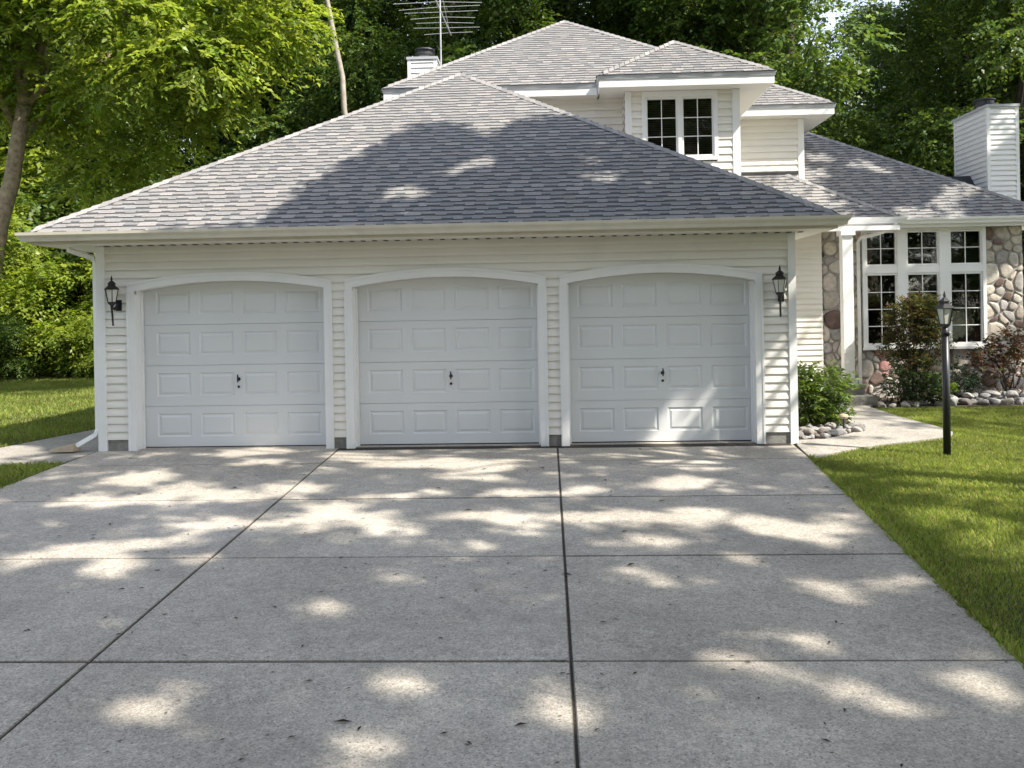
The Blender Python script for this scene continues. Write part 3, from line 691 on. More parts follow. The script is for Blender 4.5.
# ------------------------------------------------------------------ lamps, antenna, small things
def lantern(b, g, c, s=1.0, n=6):
    """cage, cap and finial around centre c (bottom of glass)"""
    b.lathe([(.03*s,-.05*s),(.05*s,-.03*s),(.066*s,-.012*s),(.066*s,0)], c, n)
    b.lathe([(.108*s,.178*s),(.118*s,.185*s),(.06*s,.235*s),(.055*s,.26*s),(.068*s,.265*s),(.03*s,.30*s),(.012*s,.315*s),(.018*s,.33*s),(.004*s,.385*s)], c, n)
    for k in range(n):
        t = 2*math.pi*k/n
        b.tube([(c[0]+.062*s*math.cos(t), c[1]+.062*s*math.sin(t), c[2]), (c[0]+.098*s*math.cos(t), c[1]+.098*s*math.sin(t), c[2]+.18*s)], .006*s, 4)
    g.lathe([(.057*s,.001),(.091*s,.178*s)], c, n)
for x, z, lab in ((-5.585, 1.93, 'black wall lantern on the siding left of the garage doors'), (2.89, 1.90, 'black wall lantern on the siding right of the garage doors')):
    r_ = empty('wall_lantern', (x, 0, z), lab, 'wall lantern', 'wall lanterns beside the garage doors')
    b = MB(); g = MB(); c = (x, -.135, z+.005); lantern(b, g, c, .88)
    b.build('cage', M_BLACK, r_); g.build('glass', M_LGLASS, r_)
    b = MB(); b.box(x+.0, x+.075, -.035, -.012, z-.11, z+.03); b.tube([(x+.03,-.03,z-.03),(x+.01,-.09,z-.09),(x,-.135,z-.06),(x,-.135,z-.03)], .018, 8); b.tube([(x,-.135,z-.04),(x,-.133,z-.12),(x+.004,-.12,z-.30)], [.022,.013,.012], 8)
    b.build('bracket', M_BLACK, r_)
r_ = empty('lamp_post', (4.575, -.88, -.02), 'black lamp post with glass lantern on the lawn beside the path', 'lamp post')
b = MB(); b.tube([(4.575,-.88,-.06),(4.575,-.88,1.38)], .042, 14); b.lathe([(.05,0),(.05,.04),(.034,.06),(.034,.10)], (4.575,-.88,1.36), 14); po = b.build('post', M_BLACK, r_, smooth=False)
for pl in po.data.polygons: pl.use_smooth = len(pl.vertices) == 4
b = MB(); g = MB(); lantern(b, g, (4.575,-.88,1.495), .98); b.build('lantern_cage', M_BLACK, r_); g.build('glass', M_LGLASS, r_)
b = MB(); b.tube([(4.6,-.93,1.40),(4.605,-.945,1.40)], .012, 8); b.build('photocell', M_METAL, r_)

r_ = empty('tv_antenna', (-2.02, 6.2, 5.9), 'rooftop television antenna on a thin mast beside the left chimney', 'antenna')
b = MB(); b.tube([(-2.02,6.2,5.9),(-2.02,6.2,8.6)], .016, 8); b.build('mast', M_DRIP, r_)
b = MB(); b.tube([(-2.05,5.3,7.70),(-2.0,8.0,7.74)], .016, 6); b.tube([(-2.02,6.2,8.2),(-2.05,5.4,7.72)], .008, 5); b.tube([(-2.02,6.2,8.2),(-2.0,7.6,7.75)], .008, 5); b.build('boom', M_DRIP, r_)
for i, (yy, ln) in enumerate(((5.35,.98),(5.6,.92),(5.85,.86),(6.15,.80),(6.45,.74),(6.75,.66),(7.1,.60),(7.45,.70),(7.8,.52))):
    b = MB(); b.tube([(-2.03-ln,yy,7.71+random.uniform(-.03,.03)),(-2.03,yy,7.725),(-2.03+ln,yy,7.71+random.uniform(-.03,.03))], .005, 5); b.build('element', M_DRIP, r_)

r_ = empty('splash_block', (-6.3, .02, .0), 'tan splash block on the path under the left downspout', 'splash block')
b = MB()
Vs = [(-6.47,-.10,.012),(-6.40,.16,.012),(-6.12,.06,.012),(-6.15,-.10,.012),(-6.45,-.09,.05),(-6.39,.14,.06),(-6.12,.05,.12),(-6.15,-.09,.11)]
b.mesh(Vs, [(0,1,2,3),(4,7,6,5),(0,3,7,4),(1,0,4,5),(2,1,5,6),(3,2,6,7)]); b.build('block', M_SPLASH, r_)
r_ = empty('path_light', (3.98, .92, .0), 'small garden light on a stake in front of the green shrub by the garage', 'garden light')
b = MB(); b.tube([(3.98,.92,0),(3.98,.92,.20)], .013, 8); b.build('stake', M_BLACK, r_)
b = MB(); b.lathe([(.03,.19),(.055,.20),(.065,.225),(.05,.25),(.0,.262)], (3.98,.92,0), 12); b.build('lamp_head', M_SPLASH, r_)

# ------------------------------------------------------------------ rocks
def rockmesh(seed):
    rg = random.Random(seed); import bmesh
    bm = bmesh.new(); bmesh.ops.create_icosphere(bm, subdivisions=3, radius=1)
    pl = [(Vector((rg.gauss(0,1), rg.gauss(0,1), rg.gauss(0,1))).normalized(), rg.uniform(.55, .85)) for _ in range(9)]
    for v in bm.verts:
        for n_, d in pl:
            t = v.co.dot(n_)
            if t > d: v.co -= n_*(t-d)*.9
    bmesh.ops.scale(bm, vec=(1.1, .85, .68), verts=bm.verts)
    me = bpy.data.meshes.new('rock'); bm.to_mesh(me); bm.free(); me.materials.append(M_ROCK)
    me.polygons.foreach_set('use_smooth', [True]*len(me.polygons)); return me
RM = [rockmesh(i) for i in range(6)]
def rock(x, y, z, s, label, group):
    o = bpy.data.objects.new('rock', random.choice(RM)); COL.objects.link(o)
    o.location = (x, y, z); o.scale = (s*random.uniform(.85,1.2), s*random.uniform(.85,1.2), s*random.uniform(.8,1.15)); o.rotation_euler = (random.uniform(-.3,.3), random.uniform(-.3,.3), random.uniform(0, 6.28))
    tag(o, label, 'rock', group)
random.seed(5)
def scatter(fn, n, smin, smax, label, group, z0=.01):
    pts = []
    for _ in range(6000):
        if len(pts) >= n: break
        x, y = fn(); s = random.uniform(smin, smax)
        if all((x-q[0])**2+(y-q[1])**2 > ((s+q[2])*.82)**2 for q in pts): pts.append((x, y, s))
    for x, y, s in pts: rock(x, y, z0+s*.38, s, label, group)
def f1():
    while True:
        x = random.uniform(3.18, 4.3); y = random.uniform(.22, 1.5)
        if y > .26+max(0, (x-3.53))*1.03 and y < .9+max(0, (x-3.2))*.75: return x, y
scatter(f1, 44, .05, .105, 'pale rounded rock edging the shrub at the garage corner', 'rocks around the shrub by the garage')
scatter(lambda: (random.uniform(5.5, 6.2), random.uniform(3.75, 4.1)), 10, .05, .10, 'grey rock beside the porch step at the path end', 'rocks beside the porch step')
scatter(lambda: (random.uniform(6.2, 9.4), random.uniform(3.95, 4.6)), 80, .06, .14, 'grey white rock edging the bed under the big window', 'rocks along the bed under the window')
scatter(lambda: (random.uniform(7.2, 9.4), random.uniform(4.2, 4.8)), 26, .08, .16, 'grey white rock piled in the bed under the big window', 'rocks piled in the bed under the window', .1)

# ------------------------------------------------------------------ foliage
def sprays(org, dr, L, n, ll, lw, rg, cols, droop=.25, cvar=.25, flat=.8):
    """leafy twigs: kite leaves in two rows along each twig. org,dr (N,3)"""
    N = len(org); dr = dr/np.linalg.norm(dr, axis=1, keepdims=True)
    upv = np.array([0, 0, 1.0]) + rg.normal(0, 1-flat, (N, 3))
    side = np.cross(dr, upv); side /= np.linalg.norm(side, axis=1, keepdims=True)+1e-9
    nor = np.cross(side, dr)
    t = (np.arange(n)+.5)/n; Ls = L*rg.uniform(.6, 1.3, N)
    base = org[:, None, :] + dr[:, None, :]*(t[None, :, None]*Ls[:, None, None])
    base[..., 2] -= droop*(t[None, :]**2)*Ls[:, None]
    sg = np.where(np.arange(n) % 2 == 0, 1.0, -1.0)[None, :, None]
    ld = dr[:, None, :]*.65 + side[:, None, :]*sg*.85 + rg.normal(0, .32, (N, n, 3)); ld[..., 2] -= .22
    ld /= np.linalg.norm(ld, axis=2, keepdims=True)
    ln = nor[:, None, :] + rg.normal(0, .42, (N, n, 3))
    ls = np.cross(ld, ln); ls /= np.linalg.norm(ls, axis=2, keepdims=True)+1e-9
    k = rg.uniform(.65, 1.25, (N, n, 1)); a = ll*k; w = lw*k
    up2 = np.cross(ls, ld)
    p0 = base; p2 = base+ld*a; p2[..., 2] -= (a*.12)[..., 0]
    p1 = base+ld*a*.42+ls*w*.5+up2*w*.12; p3 = base+ld*a*.42-ls*w*.5+up2*w*.12
    V = np.stack([p0, p1, p2, p3], axis=2).reshape(-1, 3)
    ci = rg.integers(0, len(cols), N)
    c = np.asarray(cols)[ci][:, None, :]*rg.uniform(1-cvar, 1+cvar, (N, n, 1))*rg.uniform(.85, 1.15, (N, 1, 1))
    c = c*np.array([1, 1, 1])+ rg.normal(0, .006, (N, n, 3)); c = np.clip(c, .004, 1)
    C = np.repeat(c.reshape(-1, 3), 4, axis=0)
    Fq = np.arange(len(V)).reshape(-1, 4)
    return V, Fq, C
def blob_sprays(blobs, per, rg, shell=.55):
    """blobs: (cx,cy,cz,rx,ry,rz). returns origins, outward dirs"""
    O = []; D = []
    for (cx, cy, cz, rx_, ry_, rz_) in blobs:
        d = rg.normal(0, 1, (per, 3)); d /= np.linalg.norm(d, axis=1, keepdims=True)
        r = shell+(1-shell)*rg.uniform(0, 1, (per, 1))**.6
        O.append(np.array([cx, cy, cz])+d*r*np.array([rx_, ry_, rz_]))
        dd = d*np.array([1, 1, .45])+rg.normal(0, .45, (per, 3))*np.array([1, 1, .5]); dd[:, 2] -= .12; D.append(dd)
    return np.concatenate(O), np.concatenate(D)
def trunk_mesh(b, base, top, r0, r1, rg, n=10, steps=9, wob=.12):
    base = Vector(base); top = Vector(top); pts = []; rad = []
    for i in range(steps+1):
        t = i/steps; p_ = base.lerp(top, t)
        if 0 < i: p_ += Vector((rg.normal(0, wob), rg.normal(0, wob), 0))*min(1, t*2)
        pts.append(p_); rad.append((r0*(1+.5*max(0, .12-t)/.12))*(1-t)+r1*t)
    b.tube(pts, rad, n); return pts
def limb(b, p0, p1, r0, r1, rg, sag=.15):
    p0 = Vector(p0); p1 = Vector(p1); L_ = (p1-p0).length; pts = []; rad = []
    for i in range(6):
        t = i/5; q_ = p0.lerp(p1, t); q_.z += math.sin(t*math.pi)*L_*sag
        if 0 < i < 5: q_ += Vector(rg.normal(0, .035*L_, 3))
        pts.append(q_); rad.append(r0*(1-t)+r1*t)
    b.tube(pts, rad, 7)
GREEN = [(.092,.155,.036),(.122,.19,.045),(.075,.13,.034),(.145,.21,.05),(.11,.17,.04)]
DARKG = [(.085,.14,.038),(.105,.165,.042),(.07,.115,.034),(.125,.19,.048),(.14,.205,.05)]
BRIGHT = [(.24,.32,.052),(.285,.35,.06),(.185,.27,.045),(.265,.33,.062)]

# ---- the bright tree left of the garage
rg = np.random.default_rng(11)
t_ = empty('shade_tree', (0, 0, 0), 'bright yellow-green broadleaf tree leaning beside the garage left corner', 'tree')
WORLDPARTS = False
b = MB()
tp = trunk_mesh(b, (-9.55, 3.0, -.1), (-8.35, 3.0, 5.4), .155, .115, rg, steps=8, wob=.03)
limbs = [((-8.37,3.0,5.3),(-8.9,3.3,9.5),.12,.03),((-8.37,3.0,5.3),(-6.2,4.0,8.6),.10,.025),((-8.5,3.0,4.6),(-6.3,4.6,6.6),.06,.02),((-8.4,3.0,5.2),(-5.0,3.6,7.2),.07,.02),((-8.55,3.0,4.9),(-9.9,2.4,7.0),.06,.02),((-8.4,3,5.3),(-7.6,1.5,8.5),.07,.02),((-8.75,3,3.6),(-9.6,2.6,4.2),.03,.012),((-8.4,3,5.3),(-7.2,4.2,6.4),.05,.015),((-8.4,3,5.3),(-8.1,4.4,7.2),.05,.015)]
for a in limbs: limb(b, *a, rg)
for i in range(26):
    q0 = limbs[rg.integers(0, 6)]; t = rg.uniform(.3, .95); p0 = Vector(q0[0]).lerp(Vector(q0[1]), t)
    limb(b, p0, p0+Vector((rg.uniform(-.3,1.3), rg.uniform(-.7,.9), rg.uniform(-.6,.5))), .018, .006, rg)
tk = b.build('trunk', M_BARK, t_, smooth=True)
BL = []
for i in range(78):
    x = rg.uniform(-10.8, -3.9); y = rg.uniform(2.0, 3.5)
    lo = np.interp(x, [-10.8, -9, -7.5, -6, -5, -3.9], [5.3, 5.3, 4.5, 4.9, 5.4, 6.0])
    z = rg.uniform(lo, 9.4 - .55*max(0, x+6.5)); BL.append((x, y, z, rg.uniform(.55,1.0), rg.uniform(.4,.7), rg.uniform(.28,.5)))
BL += [(-7.1,3.6,4.35,.8,.6,.3),(-6.6,3.8,4.5,.7,.5,.35),(-7.3,3.9,3.9,.6,.5,.35),(-6.2,3.7,4.75,.8,.5,.3),(-5.4,3.6,5.1,.7,.5,.3),(-4.9,3.6,5.6,.6,.5,.3),(-4.0,3.4,6.3,.5,.5,.3),(-5.9,3.5,5.6,.8,.5,.4),(-5.0,3.3,6.4,.8,.5,.4),(-5.6,4.0,5.35,.8,.6,.3),(-4.5,3.9,6.1,.65,.6,.3),(-4.1,3.7,6.75,.6,.6,.3),(-4.6,3.6,7.3,.7,.6,.3),(-8.2,2.2,5.8,.6,.5,.3),(-9.3,2.2,3.05,.45,.4,.18),(-8.9,2.3,6.1,.6,.5,.3)]
BL = [(q[0], q[1]-.55+(1.3 if -9.5 < q[0] < -7.5 and q[2] < 6.4 else 0), q[2], q[3], min(q[4], .55), q[5]*.8) for q in BL]
o_, d_ = blob_sprays(BL, 62, rg, .35)
V, Fq, C = sprays(o_, d_, .5, 14, .105, .058, rg, BRIGHT, .3)
np_obj('crown', V, Fq, M_LEAFL, t_, C)
# the whole tree stands about a quarter farther off, and is that much larger
KT = 1.36
for ch in t_.children:
    nv = len(ch.data.vertices); cc = np.empty(nv*3, dtype=np.float32); ch.data.vertices.foreach_get('co', cc); cc = cc.reshape(-1, 3)
    cc = (cc-np.array([0, -11.46, 1.73]))*KT+np.array([0, -11.46, 1.73]); cc[:, 0] += 12.98; cc[:, 1] -= 8.2
    ch.data.vertices.foreach_set('co', cc.astype(np.float32).ravel()); ch.data.update()
t_.location = (-13.2, 8.2, 0)

# ---- woodland: a few kinds, copied
WORLDPARTS = False
def make_tree(name, seed, H, spread, low, cols, ll, lw, per, nb, bark, mat=M_LEAF, label=None):
    rg = np.random.default_rng(seed); t_ = empty(name, (0, 0, 0)); b = MB()
    pts = trunk_mesh(b, (0, 0, -.2), (rg.normal(0, .5), rg.normal(0, .5), H*.82), .012*H+.05, .04, rg, steps=10, wob=.10)
    bl = []
    for i in range(nb):
        z = low+(H-low)*rg.uniform(0, 1); f = (z-low)/(H-low); rmax = spread*(math.sin(math.pi*(.18+.72*f)))**.8
        a = rg.uniform(0, 6.283); r = rmax*math.sqrt(rg.uniform(.1, 1)); s = rg.uniform(.6, 1.2)*spread/3.6
        bl.append((r*math.cos(a), r*math.sin(a), z, s, s, s*.6))
        if i < 16:
            k = min(9, max(1, int((z-1.2)/(H*.82)*10))); limb(b, pts[k], (r*math.cos(a)*.9, r*math.sin(a)*.9, z), .055, .015, rg, .05)
    b.build('trunk', bark, t_, smooth=True)
    o_, d_ = blob_sprays(bl, per, rg, .3)
    V, Fq, C = sprays(o_, d_, .75, 9, ll, lw, rg, cols, .3)
    np_obj('crown', V, Fq, mat, t_, C)
    return t_
protos = [make_tree('woodland_tree', 31, 15, 3.8, 3.0, DARKG, .145, .10, 150, 42, M_BARKD),
          make_tree('woodland_tree', 32, 17, 4.2, 4.5, GREEN, .145, .10, 150, 42, M_BARKD),
          make_tree('woodland_tree', 33, 13, 3.6, 1.5, DARKG, .14, .095, 150, 42, M_BARKD)]
shrubp = [make_tree('understory_tree', 41, 5.0, 2.3, .4, BRIGHT, .15, .09, 90, 28, M_BARKD, M_LEAFL), make_tree('understory_tree', 42, 4.2, 2.2, .3, GREEN, .15, .09, 90, 28, M_BARKD)]
used = {}
def place(p, x, y, rz, sc, label, cat, group):
    if p.name not in used: used[p.name] = 1; o = p
    else: o = copy_tree(p)
    o.location = (x, y, 0); o.rotation_euler = (0, 0, rz); o.scale = (sc, sc, sc)
    tag(o, label, cat, group)
rng = random.Random(9)
def zone(x, y):
    s = x/(y+11.46)
    if s < -.50: return 'left lawn'
    if s < -.20: return 'garage roof'
    if s < .15: return 'upstairs roof'
    if s < .40: return 'right wing roof'
    return 'right chimney'
SPOTS = []
for row, (yy, step, jit) in enumerate(((17.5, 4.6, 1.2), (22.5, 4.9, 1.5), (28.5, 5.6, 1.8), (36, 6.5, 2.0))):
    half = (yy+11.46)*.62+4; x = -half+rng.uniform(0, 2)
    while x < half:
        SPOTS.append((x+rng.uniform(-jit, jit)*.6, yy+rng.uniform(-jit, jit), row)); x += step
for (x, y, row) in SPOTS:
    pxs = 548+900*x/(y+11.46)
    if row == 0 and -7.5 < x < -5.0: continue
    if row == 0 and x < -8: y += 3.0
    if row == 0 and (abs(pxs-876) < 75 or .5 < x < 6.5): continue
    if row >= 1 and (abs(pxs-872) < (62, 58, 72, 80)[row] or abs(pxs-640) < 40 or abs(pxs-425) < 40): continue
    z = zone(x, y)
    p = protos[rng.choice((0, 0, 1, 1, 2))]
    place(p, x, y, rng.uniform(0, 6.28), rng.uniform(.88, 1.15)*(1.0+.1*row), f'tall dark leafy tree in the woodland behind the {z}', 'tree', f'woodland trees behind the {z}')
for (x, y, s, k) in ((-9.2,16.5,.75,0),(-13.6,15.4,.9,0),(-17.3,14.4,1.0,0),(-11.0,18.0,1.2,0),(-20.5,14.5,1.2,1),(-15.3,18,1.4,1),(-7.6,18,1.0,1),(-12.6,14.4,.5,0),(-15.6,13.2,.45,1),(-18.5,18.5,1.5,0),(-12.8,19.5,1.6,1)):
    place(shrubp[k], x, y, rng.uniform(0, 6.28), s, ('sunlit yellow-green' if k == 0 else 'mid green')+' leafy understory shrub at the back edge of the left lawn', 'shrub', ('sunlit' if k == 0 else 'mid green')+' shrubs at the back edge of the left lawn')
place(protos[1], -5.3, 17.0, 1.0, .74, 'sunlit round-topped leafy tree beside the pale leaning trunk, behind the garage roof', 'tree', None)
place(protos[1], -1.6, 19.0, 2.5, .88, 'sunlit leafy tree standing behind the television antenna', 'tree', None)
for (x, y) in ((7.2, 16.5), (6.2, 20.0)):
    place(protos[1], x, y, rng.uniform(0, 6.28), 1.15, 'tall dark-trunked leafy tree rising behind the roof of the right upstairs wing', 'tree', 'dark-trunked trees behind the right upstairs wing')
for i in range(26):
    place(protos[i % 3], -26+(i % 13)*4.6+(2.3 if i > 12 else 0)+rng.uniform(-.7, .7), (-31 if i < 13 else -37)+rng.uniform(-1.5, 1.5), rng.uniform(0, 6.28), 1.15, 'leafy tree across the road, facing the garage', 'tree', 'trees across the road facing the house')
for (x, y, p_, sc) in ((11.8, 22.5, shrubp[1], 1.6), (14.6, 24, shrubp[1], 1.75), (13.2, 27.5, protos[2], .72), (15.6, 30, protos[0], .66)):
    place(p_, x, y, rng.uniform(0, 6.28), sc, 'low leafy tree under the sky gap behind the low right roof', 'tree', 'low trees under the sky gap')
for (x, y, sc) in ((15.4, 33.5, .92), (18.6, 38.0, 1.0)):
    place(protos[1], x, y, 1.3*x, sc, 'far leafy tree seen in the gap between the upstairs wing and the right chimney', 'tree', 'far trees left of the right chimney')
WORLDPARTS = True
# pale leaning trunk behind the garage roof
rg = np.random.default_rng(51)
t_ = empty('pale_tree', (-4.28, 12.0, 0), 'thin pale leaning tree trunk rising behind the garage roof left slope', 'tree')
b = MB(); trunk_mesh(b, (-4.28, 12.0, -.2), (-5.95, 12.0, 12.5), .11, .05, rg, steps=14, wob=.04)
b.build('trunk', M_BIRCH, t_, smooth=True)
o_, d_ = blob_sprays([(-6.4,12,12.6,1.6,1.6,.9),(-5.6,12.2,13.6,1.5,1.5,.9)], 120, rg, .3)
V, Fq, C = sprays(o_, d_, .7, 9, .2, .12, rg, GREEN); np_obj('crown', V, Fq, M_LEAF, t_, C)

# ---- tall trees right of the drive whose crowns shade it
rg = np.random.default_rng(61)
T = [(8.8, -4.6), (7.2, -13.5), (15, -6.5), (13, -15)]
S3 = np.array([1.0, -.55, 1.25]); Sn = S3/np.linalg.norm(S3)
reg = []
def addreg(n, f): reg.append(np.array([f() for _ in range(n)]))
U_ = rg.uniform
addreg(1150, lambda: (U_(-6, 3.1), 0, U_(0, 1.35)))
addreg(7800, lambda: (U_(-6.6, 3.0), U_(-13, -.2), -.1))
addreg(1700, lambda: (U_(-5, 3.0), U_(-10, -4.6), -.1))
addreg(1650, lambda: (U_(3.0, 9.5), U_(-9, 4.0), 0))
SH = [(-3.6,-.56),(-3.26,.37),(-2.81,1.05),(-2.04,2.29),(-1.46,2.4),(-1.03,1.82),(-.07,2.54),(1.03,2.32),(1.41,1.95),(2.35,.79),(3.55,-.56)]
def inpoly(x, y, P):
    c = False; j = len(P)-1
    for i in range(len(P)):
        if (P[i][1] > y) != (P[j][1] > y) and x < (P[j][0]-P[i][0])*(y-P[i][1])/(P[j][1]-P[i][1])+P[i][0]: c = not c
        j = i
    return c
def froof():
    while True:
        x, y = U_(-3.7, 3.6), U_(-.56, 2.6)
        if inpoly(x, y, SH): return (x, y, 2.8+.63*(y+.56))
addreg(2500, froof)
addreg(420, lambda: (U_(5.4, 9), 5.2, U_(0, 3.1)))
def flow():
    x, y = U_(5.4, 9.2), U_(5.05, 8.4); return (x, y, 3.28+.65*(y-5.05))
addreg(1900, flow)
addreg(130, lambda: (U_(8.6, 9.2), 6.4, U_(3.6, 5.6)))
Pts = np.concatenate(reg)
hz_ = U_(9.0, 14.5, len(Pts)); tt = (hz_-Pts[:, 2])/1.25
pos = Pts+tt[:, None]*S3+rg.normal(0, .12, Pts.shape)
GAPS = [(-3.72,-.44,.67),(-1.9,-.87,.65),(.59,-.7,.84),(1.69,-1.2,.4),(-4.48,-1.82,.37),(-3.15,-2.45,.6),(-4.82,-2.98,.42),(-2.6,-3.37,.67),(-1.82,-3.61,.39),(-3.55,-4.37,.39),(-3.92,-4.86,.26),(-3.34,-5.02,.29),(-.28,-3.62,.48),(.92,-3.42,.4),(.41,-3.75,.26),(1.91,-3.86,.51),(.08,-2.8,.34),(1.9,-4.19,.36),(.69,-5.33,.15),(1.99,-5.55,.32),(1.3,-6.34,.17),(1.42,-7.0,.27),(1.06,-6.78,.16),(2.01,-6.87,.15),(2.1,-7.13,.14),(-1.18,-5.17,.15),(-1.45,-5.78,.15),(-2.03,-7.23,.19),(-.93,-6.97,.11),(-.07,-6.98,.15),(-.09,-7.36,.18),(-.92,-7.66,.13),(-1.12,-1.45,.67),(1.44,-2.1,.47),(-3.73,-2.78,.39),(.67,-4.53,.23),(-.64,-4.41,.17),(1.36,-4.85,.15),(-2.62,-4.76,.19)]
G3 = []
gr = random.Random(17)
for x, y, r in GAPS:
    if r < .2: G3.append((x, y, gz(y), r*.48)); continue
    for _ in range(4 if r > .35 else 3): G3.append((x+gr.uniform(-1, 1)*r, y+gr.uniform(-.8, .8)*r, gz(y), r*gr.uniform(.2, .42)))
G3 += [(3.44,-.61,0,.45),(4.17,-.53,0,.55),(4.86,-.57,0,.6),(5.6,-.4,0,.6),(4.0,-1.2,0,.35),(4.9,-1.3,0,.35),(6.4,-.2,0,.5),(3.92,-2.21,0,.2),(4.09,-2.88,0,.28),(3.46,-4.52,0,.25),(3.12,-1.93,0,.2),(4.59,-1.74,0,.3),(5.3,-1.4,0,.3),(5.3,2.2,0,.3),(6.05,2.76,0,.3),(4.6,.8,0,.5),(4.3,2.0,0,.35),(7.0,1.0,0,.4),(3.6,1.0,.3,.4),(3.3,-.1,0,.5)]
G3 += [(5.0,-3.4,0,.3),(4.2,-4.2,0,.25),(5.6,-2.4,0,.35),(6.4,-1.6,0,.4),(3.3,-3.6,0,.2),(6.8,2.0,0,.4),(7.8,.2,0,.5),(5.9,.9,0,.4)]
G3 += [(-.91,1.05,3.81,.16),(-1.91,.25,3.31,.20),(.55,1.03,3.8,.14),(.72,.51,3.47,.18),(-1.3,.8,3.65,.10)]
G3 += [(1.7,0,.35,.28),(2.05,0,.6,.22),(2.95,0,.6,.22),(2.95,0,1.0,.2)]
G3 += [(5.66,7.35,4.77,.22),(6.36,7.02,4.56,.18),(6.67,6.8,4.42,.16),(5.35,6.66,4.33,.2),(7.86,5.97,3.88,.3),(7.31,5.57,3.62,.2),(6.63,5.25,3.41,.26),(7.31,5.16,3.35,.2)]
G3 += [(6.2,5.3,.5,.3),(8.1,5.3,1.6,.35),(8.4,5.3,2.2,.3),(8.8,6.4,5.1,.2)]
keep = np.ones(len(pos), bool)
for (gx, gy_, gz_, r) in G3:
    d = pos-np.array([gx, gy_, gz_]); al = d@Sn; pr = np.linalg.norm(d-al[:, None]*Sn, axis=1)
    keep &= (pr > (r+.10)*rg.uniform(.85, 1.1, len(pos)))
# keep the sunny roofs clear
def hit(plane_n, plane_d):
    n_ = np.array(plane_n); return pos-S3*(((pos@n_)-plane_d)/(S3@n_))[:, None]
h_ = hit((0, -.63, 1), 2.8+.63*.56)
for i in range(len(pos)):
    x, y, z = h_[i]
    if -.56 < y < 4.4 and abs(x+1.465) < 4.99-(y+.56) and not inpoly(x, y, SH): keep[i] = False
h_ = hit((0, -.65, 1), 5.6-.65*3.45)
for i in range(len(pos)):
    x, y, z = h_[i]
    if 3.0 < y < 7.6 and -3.0 < x < 4.6: keep[i] = False
pos = pos[keep]
own = np.argmin(np.stack([np.hypot(pos[:, 0]-a, pos[:, 1]-c) for a, c in T]), axis=0)
TL = ['tall broadleaf tree on the lawn nearest the lamp post, shading the garage', 'tall broadleaf tree by the right edge of the driveway, shading its near end', 'tall broadleaf tree far right on the lawn', 'tall broadleaf tree at the road end of the right lawn']
for ti, (a, c) in enumerate(T):
    sel = pos[own == ti]
    t_ = empty('tall_tree', (a, c, gz(c)), TL[ti], 'tree')
    b = MB(); top = (a-.5, c, 12.0); pts = trunk_mesh(b, (a, c, gz(c)-.1), top, .22, .07, rg, steps=10, wob=.06)
    if len(sel):
        for i in rg.choice(len(sel), min(34, len(sel)), replace=False):
            zz = sel[i][2]; kx = min(9, max(5, int(zz*.62))); limb(b, pts[kx], sel[i], .05, .012, rg, .04)
    b.build('trunk', M_BARK, t_, smooth=True)
    dd = rg.normal(0, 1, (len(sel), 3)); dd[:, 2] *= .3
    V, Fq, C = sprays(sel-dd/np.linalg.norm(dd, axis=1, keepdims=True)*.18, dd, .36, 10, .145, .10, rg, GREEN, .2)
    np_obj('crown', V, Fq, M_LEAF, t_, C)

# ------------------------------------------------------------------ shrubs by the house
def bush(name, label, loc, blobs, per, L, n, ll, lw, cols, seed, stems=8, mat=M_LEAF, bark=M_BARKD, cat='shrub', sr=.012, shell=.3, droop=.15):
    rg = np.random.default_rng(seed); t_ = empty(name, loc, label, cat); b = MB()
    for i in range(stems):
        q_ = blobs[i % len(blobs)]
        limb(b, (loc[0]+rg.normal(0,.04), loc[1]+rg.normal(0,.04), loc[2]-.02), (q_[0]+rg.uniform(-.6,.6)*q_[3], q_[1]+rg.uniform(-.6,.6)*q_[4], q_[2]+rg.uniform(-.3,.6)*q_[5]), sr, sr*.35, rg, .06)
    b.build('stem', bark, t_)
    o_, d_ = blob_sprays(blobs, per, rg, shell); d_[:, 2] += .35
    V, Fq, C = sprays(o_, d_, L, n, ll, lw, rg, cols, droop); np_obj('foliage', V, Fq, mat, t_, C)
LIME = [(.16,.24,.03),(.13,.2,.025)]
bush('green_shrub', 'bushy fresh green shrub at the garage right corner above pale rocks', (3.78,1.45,.02), [(3.72,1.45,.42,.34,.3,.40),(3.9,1.35,.55,.24,.25,.30),(3.5,1.5,.6,.22,.25,.28),(3.85,1.5,.25,.32,.3,.22)], 170, .2, 8, .085, .03, DARKG+GREEN+LIME[:1], 71, 10)
bush('ornamental_tree', 'slender reddish-green multi-stem shrub in front of the big window', (6.25,4.25,.02), [(6.05,4.25,1.45,.22,.22,.25),(6.45,4.2,1.5,.25,.22,.26),(6.25,4.25,1.15,.36,.25,.24),(5.95,4.3,1.0,.2,.2,.2),(6.62,4.25,1.05,.18,.2,.22),(6.3,4.2,.75,.2,.2,.15),(6.15,4.2,1.6,.28,.22,.18),(6.5,4.2,1.55,.26,.22,.2),(6.35,4.2,1.72,.22,.2,.12),(6.3,4.2,1.35,.4,.25,.22)], 115, .2, 9, .055, .028, [(.075,.085,.03),(.10,.085,.035),(.06,.085,.025),(.12,.08,.045)], 72, 18, sr=.014)
bush('dark_shrub', 'low rounded dark green shrub at the foot of the slender window shrub', (6.1,3.98,.02), [(5.9,4.0,.32,.3,.25,.28),(6.25,3.95,.36,.33,.26,.28),(6.5,4.0,.25,.2,.2,.2)], 130, .12, 8, .05, .03, [(.025,.045,.018),(.035,.06,.02),(.03,.05,.022)], 73, 8)
